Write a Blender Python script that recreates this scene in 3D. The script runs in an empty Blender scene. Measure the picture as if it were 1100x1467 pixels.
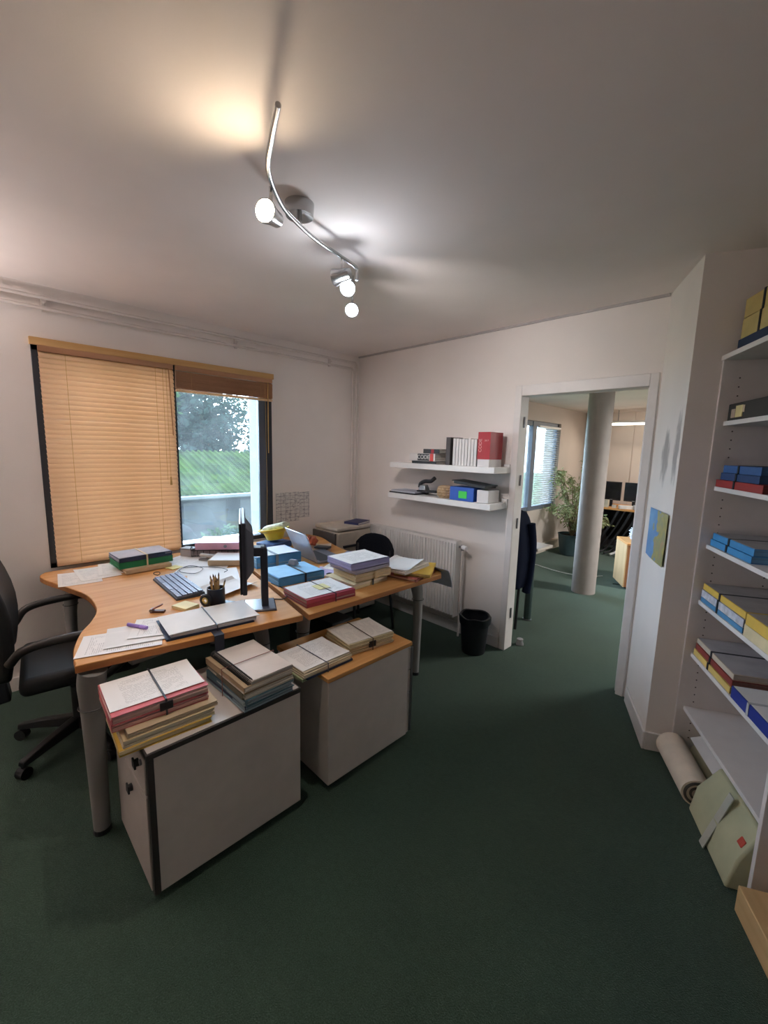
import bpy, bmesh, math, random
from mathutils import Vector, Matrix
random.seed(7)
SC = bpy.context.scene
COL = SC.collection
PI = math.pi

# ---------------------------------------------------------------- camera, sky, light, exposure
def make_camera():
    yaw, pit, rol = math.radians(-45.15), math.radians(8.48), math.radians(1.436)
    f = Vector((math.sin(yaw)*math.cos(pit), math.cos(yaw)*math.cos(pit), -math.sin(pit)))
    r = Vector((math.cos(yaw), -math.sin(yaw), 0)); u = r.cross(f)
    r2 = r*math.cos(rol) + u*math.sin(rol); u2 = -r*math.sin(rol) + u*math.cos(rol)
    m = Matrix((r2, u2, -f)).transposed().to_4x4(); m.translation = (0, 0, 1.56)
    cd = bpy.data.cameras.new('camera'); co = bpy.data.objects.new('camera', cd); COL.objects.link(co)
    cd.sensor_fit = 'HORIZONTAL'; cd.sensor_width = 36; cd.lens = 36*606/1100
    cd.clip_start = .02; co.matrix_world = m; SC.camera = co
make_camera()
W = bpy.data.worlds.new('overcast_sky'); SC.world = W; W.use_nodes = True
bg = W.node_tree.nodes['Background']; bg.inputs[0].default_value = (.64, .81, 1, 1); bg.inputs[1].default_value = 10.5
SC.view_settings.view_transform = 'Standard'; SC.view_settings.look = 'None'
SC.view_settings.gamma = 1; SC.view_settings.use_curve_mapping = False
SC.view_settings.exposure = 1.38
SC.cycles.use_denoising = True; SC.cycles.max_bounces = 10; SC.cycles.diffuse_bounces = 6
SC.cycles.transparent_max_bounces = 12; SC.cycles.caustics_reflective = False; SC.cycles.caustics_refractive = False
SC.cycles.sample_clamp_indirect = 6

def light(name, kind, loc, direction, energy, color, portal=False, **kw):
    ld = bpy.data.lights.new(name, kind); lo = bpy.data.objects.new(name, ld); COL.objects.link(lo)
    lo.location = loc; ld.energy = energy; ld.color = color
    lo.rotation_euler = Vector(direction).to_track_quat('-Z', 'Y').to_euler()
    for k, v in kw.items(): setattr(ld, k, v)
    if portal: ld.cycles.is_portal = True
    return lo
# portals: they give no light of their own, they only guide the sky's light through the openings
light('window_portal', 'AREA', (-3.75, 1.3, 1.45), (1, 0, 0), 1, (1, 1, 1), True, shape='RECTANGLE', size=1.8, size_y=1.5)
light('office_window_portal', 'AREA', (-3.2, 6.0, 1.4), (1, 0, 0), 1, (1, 1, 1), True, shape='RECTANGLE', size=2.6, size_y=1.5)

# ---------------------------------------------------------------- materials
def lin(h):
    if isinstance(h, tuple): return h + (1,) if len(h) == 3 else h
    v = [int(h[i:i+2], 16)/255 for i in (0, 2, 4)]
    return tuple(c/12.92 if c <= .04045 else ((c+.055)/1.055)**2.4 for c in v) + (1,)
class NT:
    def __init__(s, name):
        s.m = bpy.data.materials.new(name); s.m.use_nodes = True; s.t = s.m.node_tree
        s.p = s.t.nodes['Principled BSDF']
    def n(s, kind, **kw):
        nd = s.t.nodes.new(kind)
        for k, v in kw.items():
            if k.startswith('i_'): nd.inputs[k[2:].replace('_', ' ')].default_value = v
            else: setattr(nd, k, v)
        return nd
    def l(s, a, b): s.t.links.new(a, b)
    def coord(s, scale=(1, 1, 1), which='Object', rot=(0, 0, 0)):
        tc = s.n('ShaderNodeTexCoord'); mp = s.n('ShaderNodeMapping')
        mp.inputs['Scale'].default_value = scale; mp.inputs['Rotation'].default_value = rot
        s.l(tc.outputs[which], mp.inputs['Vector']); return mp.outputs[0]
    def noise(s, vec, scale, detail=3):
        nz = s.n('ShaderNodeTexNoise'); nz.inputs['Scale'].default_value = scale; nz.inputs['Detail'].default_value = detail
        s.l(vec, nz.inputs['Vector']); return nz.outputs['Fac']
    def ramp(s, fac, stops):
        r = s.n('ShaderNodeValToRGB'); e = r.color_ramp.elements
        while len(e) < len(stops): e.new(.5)
        for el, (p, c) in zip(e, stops): el.position = p; el.color = lin(c)
        s.l(fac, r.inputs[0]); return r.outputs[0]
    def bump(s, h, strength=.2, dist=.002):
        b = s.n('ShaderNodeBump'); b.inputs['Strength'].default_value = strength; b.inputs['Distance'].default_value = dist
        s.l(h, b.inputs['Height']); s.l(b.outputs[0], s.p.inputs['Normal'])
    def math(s, op, a, b=None, v=None):
        m = s.n('ShaderNodeMath', operation=op); s.l(a, m.inputs[0])
        if b is not None: s.l(b, m.inputs[1])
        if v is not None: m.inputs[1].default_value = v
        return m.outputs[0]
    def mix(s, fac, a, b):
        m = s.n('ShaderNodeMix', data_type='RGBA')
        if isinstance(fac, float): m.inputs[0].default_value = fac
        else: s.l(fac, m.inputs[0])
        for v, i in ((a, 6), (b, 7)):
            if isinstance(v, (str, tuple)): m.inputs[i].default_value = lin(v)
            else: s.l(v, m.inputs[i])
        return m.outputs[2]
MATS = {}
def shade(h, k):
    c = lin(h); return tuple(min(1, x*k) for x in c[:3])
def plain(col, rough=.6, metal=0, var=.12, scale=12, bump=0):
    key = ('p', col, rough, metal, var, scale, bump)
    if key in MATS: return MATS[key]
    n = NT('plain_%d' % len(MATS)); v = n.coord(); f = n.noise(v, scale)
    n.l(n.ramp(f, [(.3, shade(col, 1-var)), (.7, shade(col, 1+var*.6))]), n.p.inputs['Base Color'])
    n.p.inputs['Roughness'].default_value = rough; n.p.inputs['Metallic'].default_value = metal
    if rough >= .84: n.p.inputs['Specular IOR Level'].default_value = .05
    if bump: n.bump(n.noise(v, scale*12), bump, .003)
    MATS[key] = n.m; return n.m
def wood(a, b, axis=0, rough=.6, scale=1):
    key = ('w', a, b, axis, rough, scale)
    if key in MATS: return MATS[key]
    n = NT('wood_%d' % len(MATS)); sc = [26*scale]*3; sc[axis] = 1.6*scale
    f = n.noise(n.coord(tuple(sc)), 1.0, 5)
    n.l(n.ramp(f, [(.3, a), (.7, b)]), n.p.inputs['Base Color']); n.p.inputs['Roughness'].default_value = rough; n.p.inputs['Specular IOR Level'].default_value = .3
    MATS[key] = n.m; return n.m
def paper(col='E4E2E0', ink=.4, lines=140, axis=1, dens=.55):
    """A page with rows of print: flat ink on the page."""
    key = ('t', col, ink, lines, axis, dens)
    if key in MATS: return MATS[key]
    n = NT('page_%d' % len(MATS)); v = n.coord()
    sp = n.n('ShaderNodeSeparateXYZ'); n.l(v, sp.inputs[0])
    row = n.math('FRACT', n.math('MULTIPLY', sp.outputs[axis], v=lines))
    other = sp.outputs[1-axis]; ax = sp.outputs[axis]
    inx = n.math('LESS_THAN', n.math('ABSOLUTE', other), v=.085 if axis else .10); iny = n.math('LESS_THAN', n.math('ABSOLUTE', ax), v=.12 if axis else .085)
    band = n.math('GREATER_THAN', row, v=.62)
    s1 = [150, 150, 0]; s1[axis] = lines*.9
    word = n.math('GREATER_THAN', n.noise(n.coord(tuple(s1)), 1.3, 1), v=1-dens)
    blk = n.math('MULTIPLY', n.math('MULTIPLY', inx, iny), n.math('GREATER_THAN', n.noise(n.coord((12, 30, 0) if axis else (30, 12, 0)), 1.0, 1), v=.42))
    fac = n.math('MULTIPLY', n.math('MULTIPLY', band, word), blk)
    fac = n.math('MULTIPLY', fac, v=ink)
    n.l(n.mix(fac, col, '303038'), n.p.inputs['Base Color']); n.p.inputs['Roughness'].default_value = .8
    MATS[key] = n.m; return n.m
def edges(col):
    """Sheaf edges: fine sheet lines along z."""
    key = ('e', col)
    if key in MATS: return MATS[key]
    n = NT('sheaf_%d' % len(MATS)); f = n.noise(n.coord((3, 3, 420)), 1.0, 2)
    n.l(n.ramp(f, [(.32, shade(col, .62)), (.62, shade(col, 1.0))]), n.p.inputs['Base Color'])
    n.p.inputs['Roughness'].default_value = .85; MATS[key] = n.m; return n.m
def emit(col, strength):
    key = ('l', col, strength)
    if key in MATS: return MATS[key]
    n = NT('glow_%d' % len(MATS)); n.p.inputs['Base Color'].default_value = (0, 0, 0, 1)
    n.p.inputs['Emission Color'].default_value = lin(col); n.p.inputs['Emission Strength'].default_value = strength
    MATS[key] = n.m; return n.m
def wall_paint(col='E9E2DD'):
    key = ('wp', col)
    if key in MATS: return MATS[key]
    n = NT('painted_wall_%d' % len(MATS)); v = n.coord()
    n.l(n.ramp(n.noise(v, 1.7, 4), [(.3, shade(col, .94)), (.7, shade(col, 1.03))]), n.p.inputs['Base Color'])
    n.p.inputs['Roughness'].default_value = .75; n.bump(n.noise(v, 180), .12, .002); MATS[key] = n.m; return n.m
def carpet():
    n = NT('green_carpet'); v = n.coord()
    big = n.noise(v, 2.2, 4); fine = n.noise(v, 240, 2); mid = n.noise(v, 45, 3)
    c = n.ramp(big, [(.3, '34483E'), (.7, '425A4C')]); c2 = n.ramp(fine, [(.3, '1A2A22'), (.75, '54695C')])
    c3 = n.ramp(mid, [(.35, '24342B'), (.7, '42584B')])
    n.l(n.mix(.45, n.mix(.35, c, c3), c2), n.p.inputs['Base Color']); n.p.inputs['Roughness'].default_value = 1
    n.p.inputs['Specular IOR Level'].default_value = .05
    n.p.inputs['Sheen Weight'].default_value = .15
    n.bump(n.noise(v, 260, 2), .8, .006); return n.m
def pane_glass():
    n = NT('window_glass'); t = n.t; tr = n.n('ShaderNodeBsdfTransparent'); gl = n.n('ShaderNodeBsdfGlossy'); df = n.n('ShaderNodeBsdfTranslucent')
    tr.inputs[0].default_value = (.9, .93, .94, 1); gl.inputs['Roughness'].default_value = .02
    fr = n.n('ShaderNodeFresnel'); fr.inputs[0].default_value = 1.5
    m = n.n('ShaderNodeMixShader'); n.l(n.math('MULTIPLY', fr.outputs[0], v=.9), m.inputs[0]); n.l(tr.outputs[0], m.inputs[1]); n.l(gl.outputs[0], m.inputs[2])
    df.inputs[0].default_value = (.9, .93, .95, 1)
    dust_haze = n.ramp(n.noise(n.coord((1, 3, 3)), 2, 4), [(.3, (.012, .012, .012)), (.75, (.03, .03, .03))])  # dusty film on the pane, put in as the veil of haze outdoors
    m2 = n.n('ShaderNodeMixShader'); n.l(dust_haze, m2.inputs[0]); n.l(m.outputs[0], m2.inputs[1]); n.l(df.outputs[0], m2.inputs[2])
    n.l(m2.outputs[0], t.nodes['Material Output'].inputs[0]); return n.m
def slat_wood(col_a, col_b, trans):
    n = NT('blind_slat_wood'); f = n.noise(n.coord((30, 2, 30)), 1, 4)
    c = n.ramp(f, [(.3, col_a), (.7, col_b)]); n.l(c, n.p.inputs['Base Color']); n.p.inputs['Roughness'].default_value = .4
    tl = n.n('ShaderNodeBsdfTranslucent'); n.l(c, tl.inputs[0]); m = n.n('ShaderNodeMixShader'); m.inputs[0].default_value = trans
    n.l(n.p.outputs[0], m.inputs[1]); n.l(tl.outputs[0], m.inputs[2]); n.l(m.outputs[0], n.t.nodes['Material Output'].inputs[0]); return n.m
def leaf_mat(a, b):
    key = ('leaf', a, b)
    if key in MATS: return MATS[key]
    n = NT('leaf_%d' % len(MATS)); c = n.ramp(n.noise(n.coord(), 6, 2), [(.3, a), (.7, b)]); n.l(c, n.p.inputs['Base Color'])
    n.p.inputs['Roughness'].default_value = .8; n.p.inputs['Specular IOR Level'].default_value = .03; tl = n.n('ShaderNodeBsdfTranslucent'); n.l(c, tl.inputs[0])
    m = n.n('ShaderNodeMixShader'); m.inputs[0].default_value = .35; n.l(n.p.outputs[0], m.inputs[1]); n.l(tl.outputs[0], m.inputs[2])
    n.l(m.outputs[0], n.t.nodes['Material Output'].inputs[0]); MATS[key] = n.m; return n.m
def smudged_wall():
    """White paint of the oblique wall with two grey worn patches and brush dabs."""
    n = NT('smudged_wall'); v = n.coord(); col = 'E9E2DD'
    base = n.ramp(n.noise(v, 1.7, 4), [(.3, shade(col, .94)), (.7, shade(col, 1.03))])
    sp = n.n('ShaderNodeSeparateXYZ'); n.l(v, sp.inputs[0]); tot = None
    # object coordinates: x runs along the wall from the door, z is height
    for (cx, cz, rx, rz) in ((.27, 1.55, .07, .15), (.45, 1.6, .045, .20)):
        dx = n.math('DIVIDE', n.math('SUBTRACT', sp.outputs[0], v=cx), v=rx); dz = n.math('DIVIDE', n.math('SUBTRACT', sp.outputs[2], v=cz), v=rz)
        d = n.math('ADD', n.math('MULTIPLY', dx, dx), n.math('MULTIPLY', dz, dz))
        tot = d if tot is None else n.math('MINIMUM', tot, d)
    d = n.math('ADD', tot, n.math('MULTIPLY', n.noise(n.coord((1, 1, .35)), 30, 4), v=2.4))
    m2 = n.n('ShaderNodeMapRange'); m2.inputs[1].default_value = 2.3; m2.inputs[2].default_value = 1.5; n.l(d, m2.inputs[0])
    n.l(n.mix(n.math('MULTIPLY', m2.outputs[0], v=.75), base, '8A8482'), n.p.inputs['Base Color'])
    n.p.inputs['Roughness'].default_value = .75; n.bump(n.noise(v, 180), .12, .002); return n.m
def map_print():
    n = NT('map_print'); v = n.coord(); sp = n.n('ShaderNodeSeparateXYZ'); n.l(v, sp.inputs[0])
    d = n.math('ADD', n.math('SUBTRACT', sp.outputs[0], n.math('MULTIPLY', sp.outputs[2], v=-.35)), n.math('MULTIPLY', n.noise(v, 14, 5), v=.62))
    land = n.math('GREATER_THAN', d, v=.31)
    lc = n.ramp(n.noise(v, 11, 4), [(.3, '6E7F4E'), (.46, 'A79A52'), (.58, '8C8F62'), (.75, 'B08A62')])
    sea = n.ramp(n.noise(v, 8, 3), [(.3, '3D78B4'), (.7, '5E97CB')])
    n.l(n.mix(land, sea, lc), n.p.inputs['Base Color']); n.p.inputs['Roughness'].default_value = .5; return n.m
def calendar_print():
    n = NT('calendar_print'); b = n.n('ShaderNodeTexBrick'); b.offset = 0
    n.l(n.coord((1, 1, 1), rot=(0, PI/2, 0)), b.inputs['Vector'])
    tc = n.n('ShaderNodeTexCoord'); sp = n.n('ShaderNodeSeparateXYZ'); cb = n.n('ShaderNodeCombineXYZ')
    n.l(tc.outputs['Object'], sp.inputs[0]); n.l(sp.outputs[1], cb.inputs[0]); n.l(sp.outputs[2], cb.inputs[1]); n.l(cb.outputs[0], b.inputs['Vector'])
    b.inputs['Scale'].default_value = 1; b.inputs['Brick Width'].default_value = .05; b.inputs['Row Height'].default_value = .034
    b.inputs['Mortar Size'].default_value = .0016; b.inputs['Color1'].default_value = lin('DCD8D4'); b.inputs['Color2'].default_value = lin('D2CECB'); b.inputs['Mortar'].default_value = lin('8C8890')
    wr = n.math('GREATER_THAN', n.noise(n.coord((1, 26, 55)), 1.2, 2), v=.58)
    n.l(n.mix(n.math('MULTIPLY', wr, v=.4), b.outputs['Color'], '5A5866'), n.p.inputs['Base Color']); n.p.inputs['Roughness'].default_value = .8; return n.m

WALL = wall_paint(); CEIL = wall_paint('E9E0DB'); CARPET = carpet(); GLASS = pane_glass()
TRIMW = plain('E0DBD8', .45, var=.04); FRAME = plain('2E3038', .45); FRAME2 = plain('565D6C', .4, var=.06)
BEECH = wood('BC8448', 'CE9A60', 1); BEECHX = wood('C68B4E', 'D9A468', 0); BEECHEDGE = wood('9A6236', 'B27A48', 1)
GREY = plain('8A8886', .5, var=.05); PLAST = plain('24262B', .5, var=.1); BLACK = plain('121318', .6)
CHROME = plain('B8B8B8', .25, 1, .04); WHITE = plain('E4E2E0', .45, var=.03); FABRIC = plain('1C1D22', .95, var=.25, scale=80, bump=.3)
STEEL = plain('8A8C90', .35, .9, .05)

# ---------------------------------------------------------------- mesh helpers
class G:
    def __init__(s): s.b = bmesh.new()
    def box(s, c, size, rz=0, rx=0, ry=0):
        m = Matrix.Translation(c) @ Matrix.Rotation(rz, 4, 'Z') @ Matrix.Rotation(ry, 4, 'Y') @ Matrix.Rotation(rx, 4, 'X') @ Matrix.Diagonal((*size, 1))
        bmesh.ops.create_cube(s.b, size=1, matrix=m); return s
    def bb(s, x0, x1, y0, y1, z0, z1): return s.box(((x0+x1)/2, (y0+y1)/2, (z0+z1)/2), (abs(x1-x0), abs(y1-y0), abs(z1-z0)))
    def prism(s, poly, z0, z1):
        a = [s.b.verts.new((p[0], p[1], z0)) for p in poly]; t = [s.b.verts.new((p[0], p[1], z1)) for p in poly]; n = len(poly)
        ar = sum(poly[i][0]*poly[(i+1) % n][1]-poly[(i+1) % n][0]*poly[i][1] for i in range(n))
        fs = [s.b.faces.new(a[::-1] if ar > 0 else a), s.b.faces.new(t if ar > 0 else t[::-1])]
        for i in range(n):
            q = [a[i], a[(i+1) % n], t[(i+1) % n], t[i]]; s.b.faces.new(q if ar > 0 else q[::-1])
        return s
    def hull(s, quads):
        """Loft of equal-length closed loops with both ends capped."""
        L = [[s.b.verts.new(p) for p in q] for q in quads]; n = len(L[0])
        for A, B in zip(L, L[1:]):
            for i in range(n): s.b.faces.new((A[i], A[(i+1) % n], B[(i+1) % n], B[i]))
        s.b.faces.new(L[0][::-1]); s.b.faces.new(L[-1]); bmesh.ops.recalc_face_normals(s.b, faces=s.b.faces[:]); return s
    def cyl(s, p0, p1, r0, r1=None, n=16):
        p0, p1 = Vector(p0), Vector(p1); d = p1-p0; r1 = r0 if r1 is None else r1
        m = Matrix.Translation((p0+p1)/2) @ d.to_track_quat('Z', 'Y').to_matrix().to_4x4()
        bmesh.ops.create_cone(s.b, cap_ends=True, segments=n, radius1=max(r0, 1e-4), radius2=max(r1, 1e-4), depth=d.length, matrix=m); return s
    def tube(s, pts, r, n=8, close=False):
        pts = [Vector(p) for p in pts]; rings = []; up = Vector((0, 0, 1)); N = len(pts)
        for i, p in enumerate(pts):
            if close: t = pts[(i+1) % N]-pts[i-1]
            else: t = pts[min(i+1, N-1)]-pts[max(i-1, 0)]
            t.normalize(); a = up if abs(t.z) < .9 else Vector((1, 0, 0))
            if rings: a = prev
            x = (a-t*a.dot(t)).normalized(); y = t.cross(x); prev = x
            rings.append([s.b.verts.new(p+x*r*math.cos(2*PI*k/n)+y*r*math.sin(2*PI*k/n)) for k in range(n)])
        pairs = list(zip(rings, rings[1:])) + ([(rings[-1], rings[0])] if close else [])
        for A, B in pairs:
            for k in range(n): s.b.faces.new((A[k], A[(k+1) % n], B[(k+1) % n], B[k]))
        if not close: s.b.faces.new(rings[0][::-1]); s.b.faces.new(rings[-1])
        return s
    def lathe(s, prof, n=28, c=(0, 0, 0)):
        R = [[s.b.verts.new((c[0]+max(r, 1e-4)*math.cos(2*PI*k/n), c[1]+max(r, 1e-4)*math.sin(2*PI*k/n), c[2]+z)) for k in range(n)] for r, z in prof]
        for A, B in zip(R, R[1:]):
            for k in range(n): s.b.faces.new((A[k], A[(k+1) % n], B[(k+1) % n], B[k]))
        s.b.faces.new(R[0][::-1]); s.b.faces.new(R[-1]); return s
    def sheet(s, w, d, curl=0, nx=8, ny=6, th=.0006, fn=None):
        f = fn or (lambda u, v: curl*((2*u-1)**4)*(.5+.5*v))
        V = [[s.b.verts.new(((u-.5)*w, (v-.5)*d, f(u, v)+th)) for u in [i/nx for i in range(nx+1)]] for v in [j/ny for j in range(ny+1)]]
        U = [[s.b.verts.new((q.co.x, q.co.y, q.co.z-th)) for q in row] for row in V]
        for j in range(ny):
            for i in range(nx):
                s.b.faces.new((V[j][i], V[j][i+1], V[j+1][i+1], V[j+1][i])); s.b.faces.new((U[j][i], U[j+1][i], U[j+1][i+1], U[j][i+1]))
        for i in range(nx):
            s.b.faces.new((U[0][i], U[0][i+1], V[0][i+1], V[0][i])); s.b.faces.new((U[ny][i+1], U[ny][i], V[ny][i], V[ny][i+1]))
        for j in range(ny):
            s.b.faces.new((U[j+1][0], U[j][0], V[j][0], V[j+1][0])); s.b.faces.new((U[j][nx], U[j+1][nx], V[j+1][nx], V[j][nx]))
        return s
    def done(s, name, mat, parent=None, bevel=0, smooth=False, loc=(0, 0, 0), rot=(0, 0, 0), seg=2, sub=0):
        me = bpy.data.meshes.new(name); s.b.to_mesh(me); s.b.free()
        o = bpy.data.objects.new(name, me); COL.objects.link(o); me.materials.append(mat)
        if parent is not None: o.parent = parent
        o.location = loc; o.rotation_euler = rot
        if smooth or bevel or sub:
            for p in me.polygons: p.use_smooth = True
            me.set_sharp_from_angle(angle=math.radians(40 if smooth or sub else 30))
        if bevel:
            md = o.modifiers.new('bevel', 'BEVEL'); md.width = bevel; md.segments = seg; md.limit_method = 'ANGLE'; md.harden_normals = False
        if sub:
            md = o.modifiers.new('sub', 'SUBSURF'); md.levels = sub; md.render_levels = sub
        return o
def thing(name, label, cat, loc=(0, 0, 0), rz=0, group=None, rot=None):
    o = bpy.data.objects.new(name, None); COL.objects.link(o); o.empty_display_size = .05
    o.location = loc; o.rotation_euler = rot if rot else (0, 0, rz); return tag(o, label, cat, group)
def tag(o, label, cat=None, group=None):
    o['label'] = label
    if cat: o['category'] = cat
    if group: o['group'] = group
    return o
def struct(o, label=None):
    o['kind'] = 'structure'
    if label: o['label'] = label
    return o
def stuff(o): o['kind'] = 'stuff'; return o
def inst(src, name, parent, loc, rot=(0, 0, 0), scale=(1, 1, 1)):
    c = src.copy(); c.name = name; COL.objects.link(c); c.parent = parent; c.location = loc; c.rotation_euler = rot; c.scale = scale; return c
def tree_copy(o, parent=None):
    c = o.copy(); COL.objects.link(c); c.parent = parent
    for ch in o.children: tree_copy(ch, c)
    return c
def spline(P, n=8):
    out = []; Q = [Vector(p) for p in P]; Q = [2*Q[0]-Q[1]]+Q+[2*Q[-1]-Q[-2]]
    for i in range(1, len(Q)-2):
        a, b, c, d = Q[i-1:i+3]
        for k in range(n):
            t = k/n; out.append(.5*((2*b)+(c-a)*t+(2*a-5*b+4*c-d)*t*t+(-a+3*b-3*c+d)*t**3))
    return out+[Q[-2]]

# ---------------------------------------------------------------- the setting
XL, YB, ZC = -3.356, 2.935, 2.47
A = Vector((-.69, 2.945)); B = Vector((-.464, 2.478)); E = Vector((.475, -.88)).normalized(); N = Vector((.88, .475)).normalized()
P1 = B+N*.50; P2 = P1+E*2.6
struct(G().bb(-3.7, 3, -1.9, 9, -.12, 0).done('floor', CARPET), 'dark green carpet floor running through both rooms')
struct(G().bb(-3.65, 2.2, -1.8, 2.985, ZC, ZC+.15).done('ceiling', CEIL), 'white painted ceiling of the near room')
struct(G().bb(-3.3, 3, 2.985, 8.3, 2.27, 2.62).done('ceiling_office', CEIL), 'lower white ceiling of the room beyond the door')
wl = G(); WY0, WY1, WZ0, WZ1 = .342, 1.934, .752, 2.15
wl.bb(XL-.3, XL, -1.8, WY0, 0, ZC).bb(XL-.3, XL, WY1, 3.035, 0, ZC).bb(XL-.3, XL, WY0, WY1, 0, WZ0).bb(XL-.3, XL, WY0, WY1, WZ1, ZC)
struct(wl.done('wall_left', WALL), 'white wall with the window and wooden blinds')
wb = G().bb(XL, -1.56, YB, YB+.1, 0, ZC).bb(-1.56, -.735, YB, YB+.1, 1.975, ZC).bb(-.735, -.66, YB, YB+.1, 0, ZC)
struct(wb.done('wall_back', WALL), 'white wall with radiator, floating shelves and the doorway')
# oblique wall beside the door; its own frame: x along the wall, z up
e2 = (B-A).normalized(); n2 = Vector((-e2.y, e2.x))
ob = G().prism([(0, 0), ((B-A).length, 0), ((B-A).length, .5), (0, .3)], 0, ZC).done('wall_oblique', smudged_wall(), loc=(A.x, A.y, 0), rot=(0, 0, math.atan2(e2.y, e2.x)))
struct(ob, 'narrow oblique white wall with map and grey smudges')
struct(G().prism([B, B+N*1.7, B+N*1.7+Vector((0, .6)), A+Vector((.1, .25)), A+Vector((.25, .1))], 0, ZC).done('wall_column', WALL), 'grey-white wall face beside the bookcase')
struct(G().prism([P1, P2, P2+N*.2, P1+N*.2], 0, ZC).done('wall_right', WALL), 'wall behind the bookcase')
struct(G().bb(P2.x, P2.x+.2, -1.8, P2.y+.02, 0, ZC).done('wall_right_front', WALL), 'side wall beyond the bookcase')
struct(G().bb(XL-.3, P2.x+.2, -1.8, -1.6, 0, ZC).done('wall_front', WALL), 'wall behind the camera')
XO, YF = -2.92, 7.95
OY0, OY1, OZ0, OZ1 = 4.6, 6.85, .69, 2.02
wo = G().bb(XO-.25, XO, 3.035, OY0, 0, 2.27).bb(XO-.25, XO, OY1, YF+.2, 0, 2.27).bb(XO-.25, XO, OY0, OY1, 0, OZ0).bb(XO-.25, XO, OY0, OY1, OZ1, 2.27)
OWALL = wall_paint('CFC3BA')
struct(wo.done('wall_office_left', OWALL), 'cream wall with the window of the room beyond the door')
fw = G().bb(XO, -2.17, YF, YF+.2, 0, 2.27).bb(-2.155, 3, YF, YF+.2, 0, 2.27).bb(-2.2, -2.1, YF+.012, YF+.2, 0, 2.27)
struct(fw.done('wall_office_far', OWALL), 'cream far wall of the room beyond the door')
struct(G().bb(2.6, 2.8, 3, 8.2, 0, 2.27).done('wall_office_right', OWALL), 'right wall of the room beyond the door')
struct(G().bb(1.3, 2.8, 2.99, 3.05, 0, 2.27).done('wall_office_near', OWALL), 'near wall of the room beyond the door')
struct(G().bb(-2.82, -2.72, YF-.12, YF, 0, 2.27).done('trim_corner_post', plain('6F665C', .7)), 'dark corner post on the far wall')
# skirting and trims
struct(G().bb(XL, -1.61, YB-.014, YB, 0, .09).done('baseboard_back', TRIMW, bevel=.004), 'white baseboard under the radiator')
struct(G().bb(XL, XL+.014, -1.6, YB, 0, .09).done('baseboard_left', TRIMW, bevel=.004), 'white baseboard under the window')
struct(G().bb(.06, (B-A).length+.012, -.013, 0, 0, .1).done('baseboard_oblique', TRIMW, loc=(A.x, A.y, 0), rot=(0, 0, math.atan2(e2.y, e2.x)), bevel=.004), 'white baseboard of the oblique wall')
struct(G().prism([B+N*.0, B+N*.11, B+N*.11+E*.013, B+E*.013], 0, .1).done('baseboard_column', TRIMW, bevel=.003), 'white baseboard of the column face')
struct(G().bb(XO, XO+.05, 3.035, YF, .0, .14).done('baseboard_office', plain('C9BFB0', .6)), 'pale ducting along the wall under the far window')
t1 = G().bb(-1.605, -1.553, YB-.012, YB+.108, 0, 2.04).bb(-.742, -.695, YB-.012, YB+.108, 0, 2.04).bb(-1.553, -.742, YB-.012, YB+.108, 1.965, 2.04)
t1.bb(-.757, -.742, YB+.03, YB+.11, 0, 1.965)
struct(t1.done('trim_door_frame', TRIMW, bevel=.004), 'white painted frame of the open doorway')
hg = G()
for z in (.3, 1.02, 1.35, 1.78): hg.cyl((-1.549, YB+.05, z-.04), (-1.549, YB+.05, z+.04), .007)
hg.done('hinge', STEEL, parent=bpy.data.objects['trim_door_frame'])
struct(G().bb(XL, -.69, YB-.014, YB, ZC-.014, ZC).done('trim_conduit', plain('B4AEAC', .5)), 'thin cable conduit where the back wall meets the ceiling')

# ---------------------------------------------------------------- window with dark frame
w1 = thing('window_1', 'dark-framed window beside the desks', None, (XL, 0, 0)); struct(w1)
fr = G().bb(-.07, .006, WY0, WY0+.035, WZ0, WZ1).bb(-.07, .006, WY1-.05, WY1, WZ0, WZ1).bb(-.07, .006, 1.125, 1.155, WZ0, WZ1).bb(-.07, .006, WY0, WY1, WZ0, WZ0+.035).bb(-.07, .006, WY0, WY1, WZ1-.06, WZ1)
fr.done('frame', FRAME, w1, bevel=.003)
G().bb(-.05, -.012, 1.82, 1.885, WZ0+.035, WZ1-.06).done('sash_stile', FRAME2, w1, bevel=.003)
G().bb(-.032, -.026, WY0+.035, 1.125, WZ0+.035, WZ1-.06).done('pane', GLASS, w1)
G().bb(-.032, -.026, 1.155, 1.82, WZ0+.035, WZ1-.06).done('pane', GLASS, w1)
G().bb(-.34, -.05, 1.9, 1.934, WZ0, WZ1).bb(-.34, -.05, WY0, WY0+.03, WZ0, WZ1).done('outer_reveal', plain('5A5959', .7), w1)
struct(G().bb(XL, XL+.03, WY0-.005, WY1+.01, WZ1-.028, WZ1+.014).done('trim_pelmet', wood('C49A62', 'D8B27C', 1)), 'pale wood batten above the blinds')
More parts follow.
